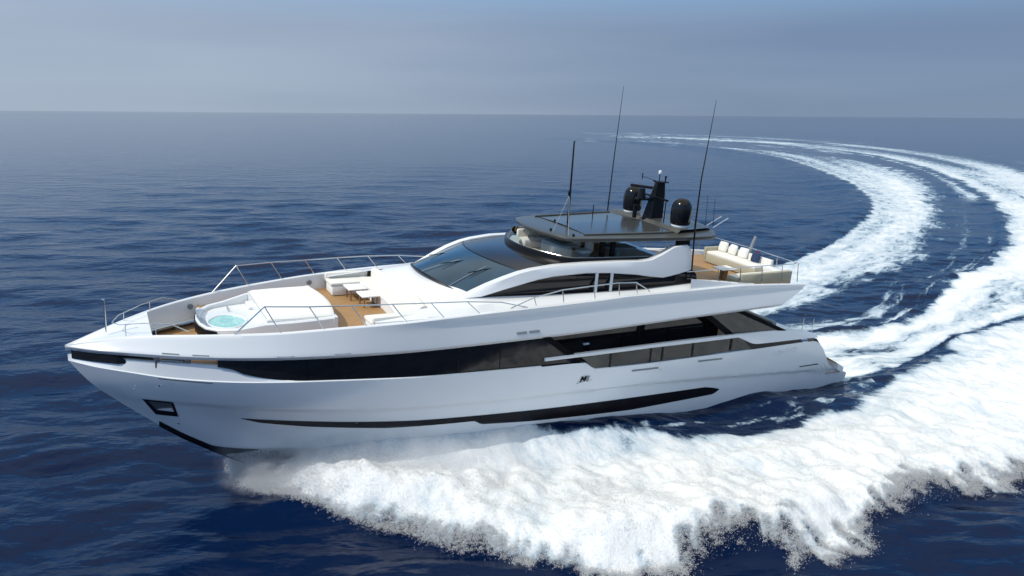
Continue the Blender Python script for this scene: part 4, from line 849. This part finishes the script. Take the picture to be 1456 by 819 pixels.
def at_len(s):
    k = np.clip(np.searchsorted(cum, s)-1, 0, len(seg)-1); t = (s-cum[k])/sl[k]; p = co_pts[k]+seg[k]*t[:, None]; d = seg[k]/sl[k][:, None]; return p, np.stack([d[:, 1], -d[:, 0]], -1)   # point, outward normal
def surf(x, y):
    i = np.clip(np.searchsorted(X, x), 1, len(X)-1); j = np.clip(np.searchsorted(Y, y), 1, len(Y)-1); return z[j, i]
# fringe of jets along the outer edge
fe = np.zeros_like(gx); fe[sel] = np.where((dC < 3.5) & (dC2 > 1.5) & (fC > .03) & (fC < .95) & (lC < 60), 1, 0)
jy, jx = np.nonzero(fe); pick = rng.integers(0, len(jy), 42000); bx = X[jx[pick]]+rng.normal(size=42000)*.05; by = Y[jy[pick]]+rng.normal(size=42000)*.05; hz0 = np.maximum(z[jy[pick], jx[pick]], 0)
k1 = np.argmin((bx[:, None]-co_pts[None, :-1, 0]-seg[None, :, 0]/2)**2+(by[:, None]-co_pts[None, :-1, 1]-seg[None, :, 1]/2)**2, axis=1)
nrm = np.stack([seg[k1, 1], -seg[k1, 0]], -1)/sl[k1][:, None]; nr_ = len(bx); kd = 9
ln = rng.exponential(.13, nr_)+.02; ang = rng.normal(size=nr_)*.7; dirx = nrm[:, 0]*np.cos(ang)-nrm[:, 1]*np.sin(ang); diry = nrm[:, 0]*np.sin(ang)+nrm[:, 1]*np.cos(ang)
lift = rng.exponential(.12, nr_); t = rng.random((nr_, kd))
Px = bx[:, None]+dirx[:, None]*t*ln[:, None]; Py = by[:, None]+diry[:, None]*t*ln[:, None]; Pz = hz0[:, None]+lift[:, None]*t+.01
PP = (np.stack([Px, Py, Pz], -1)+rng.normal(size=(nr_, kd, 3))*.02).reshape(-1, 3)
# mist over the mat and the sheet peeling off the hull forward
nm = 70000; s = rng.random(nm)**1.35*34; p, nrm = at_len(s); d = rng.random(nm)**.8*np.interp(s, [0, 3, 10, 34], [.5, 1.6, 4.0, 7.0])
mx_, my_ = p[:, 0]-nrm[:, 0]*d, p[:, 1]-nrm[:, 1]*d; mz = surf(mx_, my_)+rng.exponential(.10, nm)*np.interp(s, [0, 2, 8, 20, 34], [1.4, 2.4, 2.0, 1.0, .8])*(.3+1.4*fbm(mx_*.8, my_*.8, 99, 3))
PP2 = np.stack([mx_, my_, mz], -1)
nh = 170000; u_ = 28.7-rng.random(nh)**.8*9.5; k0 = np.interp(u_, [18.9, 22, 25, 27, 28.4], [.15, .55, .95, 1.15, .8])
zz = rng.random(nh)**1.6; wl = -.3+zz*k0*1.05; outw = rng.exponential(.22, nh)*(1.2-zz)+.03
yl = hull_v(u_, wl+.05)+outw; Lp = np.stack([u_, yl, wl], -1); YMn = np.array(YM); PP3 = Lp@YMn[:3, :3].T+YMn[:3, 3]; PP3 = PP3[(PP3[:, 2] > -.05) & (STEM(wl) > u_+.25)]
nb = 70000; q1 = rng.random(nb)**.9; bl = np.array([(-10.95, -5.35), (-10.5, -6.0), (-9.6, -6.8), (-8.2, -7.6), (-6.6, -8.3)]); ql = np.linspace(0, 1, 5)
bx = np.interp(q1, ql, bl[:, 0]); by = np.interp(q1, ql, bl[:, 1]); inn_ = rng.random(nb)*np.interp(q1, [0, .3, 1], [.5, 1.4, 2.0]); puff = rng.random(nb)**1.5
PP4 = np.stack([bx+inn_*.62+rng.normal(size=nb)*.08, by+inn_*.55+rng.normal(size=nb)*.08, .02+puff*np.interp(q1, [0, .2, .6, 1], [.45, .95, 1.1, .9])*(.35+1.2*fbm(bx*1.7+inn_, by*1.7, 221, 3))], -1)
PP = np.concatenate([PP, PP2, PP3, PP4]); RR = .006+.013*rng.random(len(PP))**3
drops('bow_spray', PP, RR, SPRAY, 'white spray drops thrown up along the near side of the bow')

# drifting mist of the bow wave: a thin uneven cloud along the forward hull
def mist(name, P, dens, label):
    o = MB(); o.grid(P); n0 = len(P[0]); o.add(P[0], [tuple(range(n0))]); o.add(P[-1], [tuple(range(n0))]); 
    mm = bpy.data.materials.new(name); mm.use_nodes = True; q = mm.node_tree; q.nodes.clear(); ot = q.nodes.new('ShaderNodeOutputMaterial'); v_ = q.nodes.new('ShaderNodeVolumePrincipled')
    v_.inputs['Color'].default_value = (.98, .98, .98, 1); v_.inputs['Anisotropy'].default_value = .25
    t_ = q.nodes.new('ShaderNodeTexCoord'); z_ = q.nodes.new('ShaderNodeTexNoise'); z_.inputs['Scale'].default_value = .9; z_.inputs['Detail'].default_value = 4; z_.inputs['Roughness'].default_value = .6
    q.links.new(t_.outputs['Object'], z_.inputs['Vector']); r_ = q.nodes.new('ShaderNodeMapRange'); r_.inputs['From Min'].default_value = .42; r_.inputs['From Max'].default_value = .72; r_.inputs['To Max'].default_value = dens
    q.links.new(z_.outputs['Fac'], r_.inputs['Value']); sx_ = q.nodes.new('ShaderNodeSeparateXYZ'); q.links.new(t_.outputs['Object'], sx_.inputs[0])
    def fade(a0, a1):
        y_ = q.nodes.new('ShaderNodeMapRange'); y_.interpolation_type = 'SMOOTHSTEP'; y_.inputs['From Min'].default_value = a0; y_.inputs['From Max'].default_value = a1; q.links.new(sx_.outputs[0], y_.inputs['Value']); return y_.outputs[0]
    m1_ = q.nodes.new('ShaderNodeMath'); m1_.operation = 'MULTIPLY'; m2_ = q.nodes.new('ShaderNodeMath'); m2_.operation = 'MULTIPLY'
    q.links.new(fade(28.9, 27.9), m1_.inputs[0]); q.links.new(fade(16.8, 21.0), m1_.inputs[1]); q.links.new(m1_.outputs[0], m2_.inputs[0]); q.links.new(r_.outputs[0], m2_.inputs[1])
    q.links.new(m2_.outputs[0], v_.inputs['Density']); q.links.new(v_.outputs[0], ot.inputs['Volume'])
    ob = o.build(name, mm, None, 60); ob.matrix_world = YM; tag(ob, label, 'mist', kind='stuff'); return ob
P = []
for u in np.linspace(29.0, 16.6, 30):
    k = min(1, (29.1-u)/2.0); k2 = min(1, (u-16.8)/4); e = .25+.75*min(k, 1)*min(k2, 1); hv = float(hull_v(u, .9))
    top = float(np.interp(u, [17, 20, 23, 26, 28.3], [1.3, 1.7, 2.0, 2.0, 1.2])); wd = float(np.interp(u, [17, 21, 25, 27.5, 28.3], [3.8, 3.6, 2.4, 1.2, .7]))
    P.append([(u, hv-.25, -.6), (u, hv-.05, top*.5), (u, hv+.15*e, top), (u, hv+wd*.45, top*.92), (u, hv+wd*.8, top*.6), (u, hv+wd, .1), (u, hv+wd*.9, -.6)])
P = [list(r_)+[r_[0]] for r_ in P]
mist('spray_mist', P, 1.25, 'white mist hanging over the bow wave along the near hull')
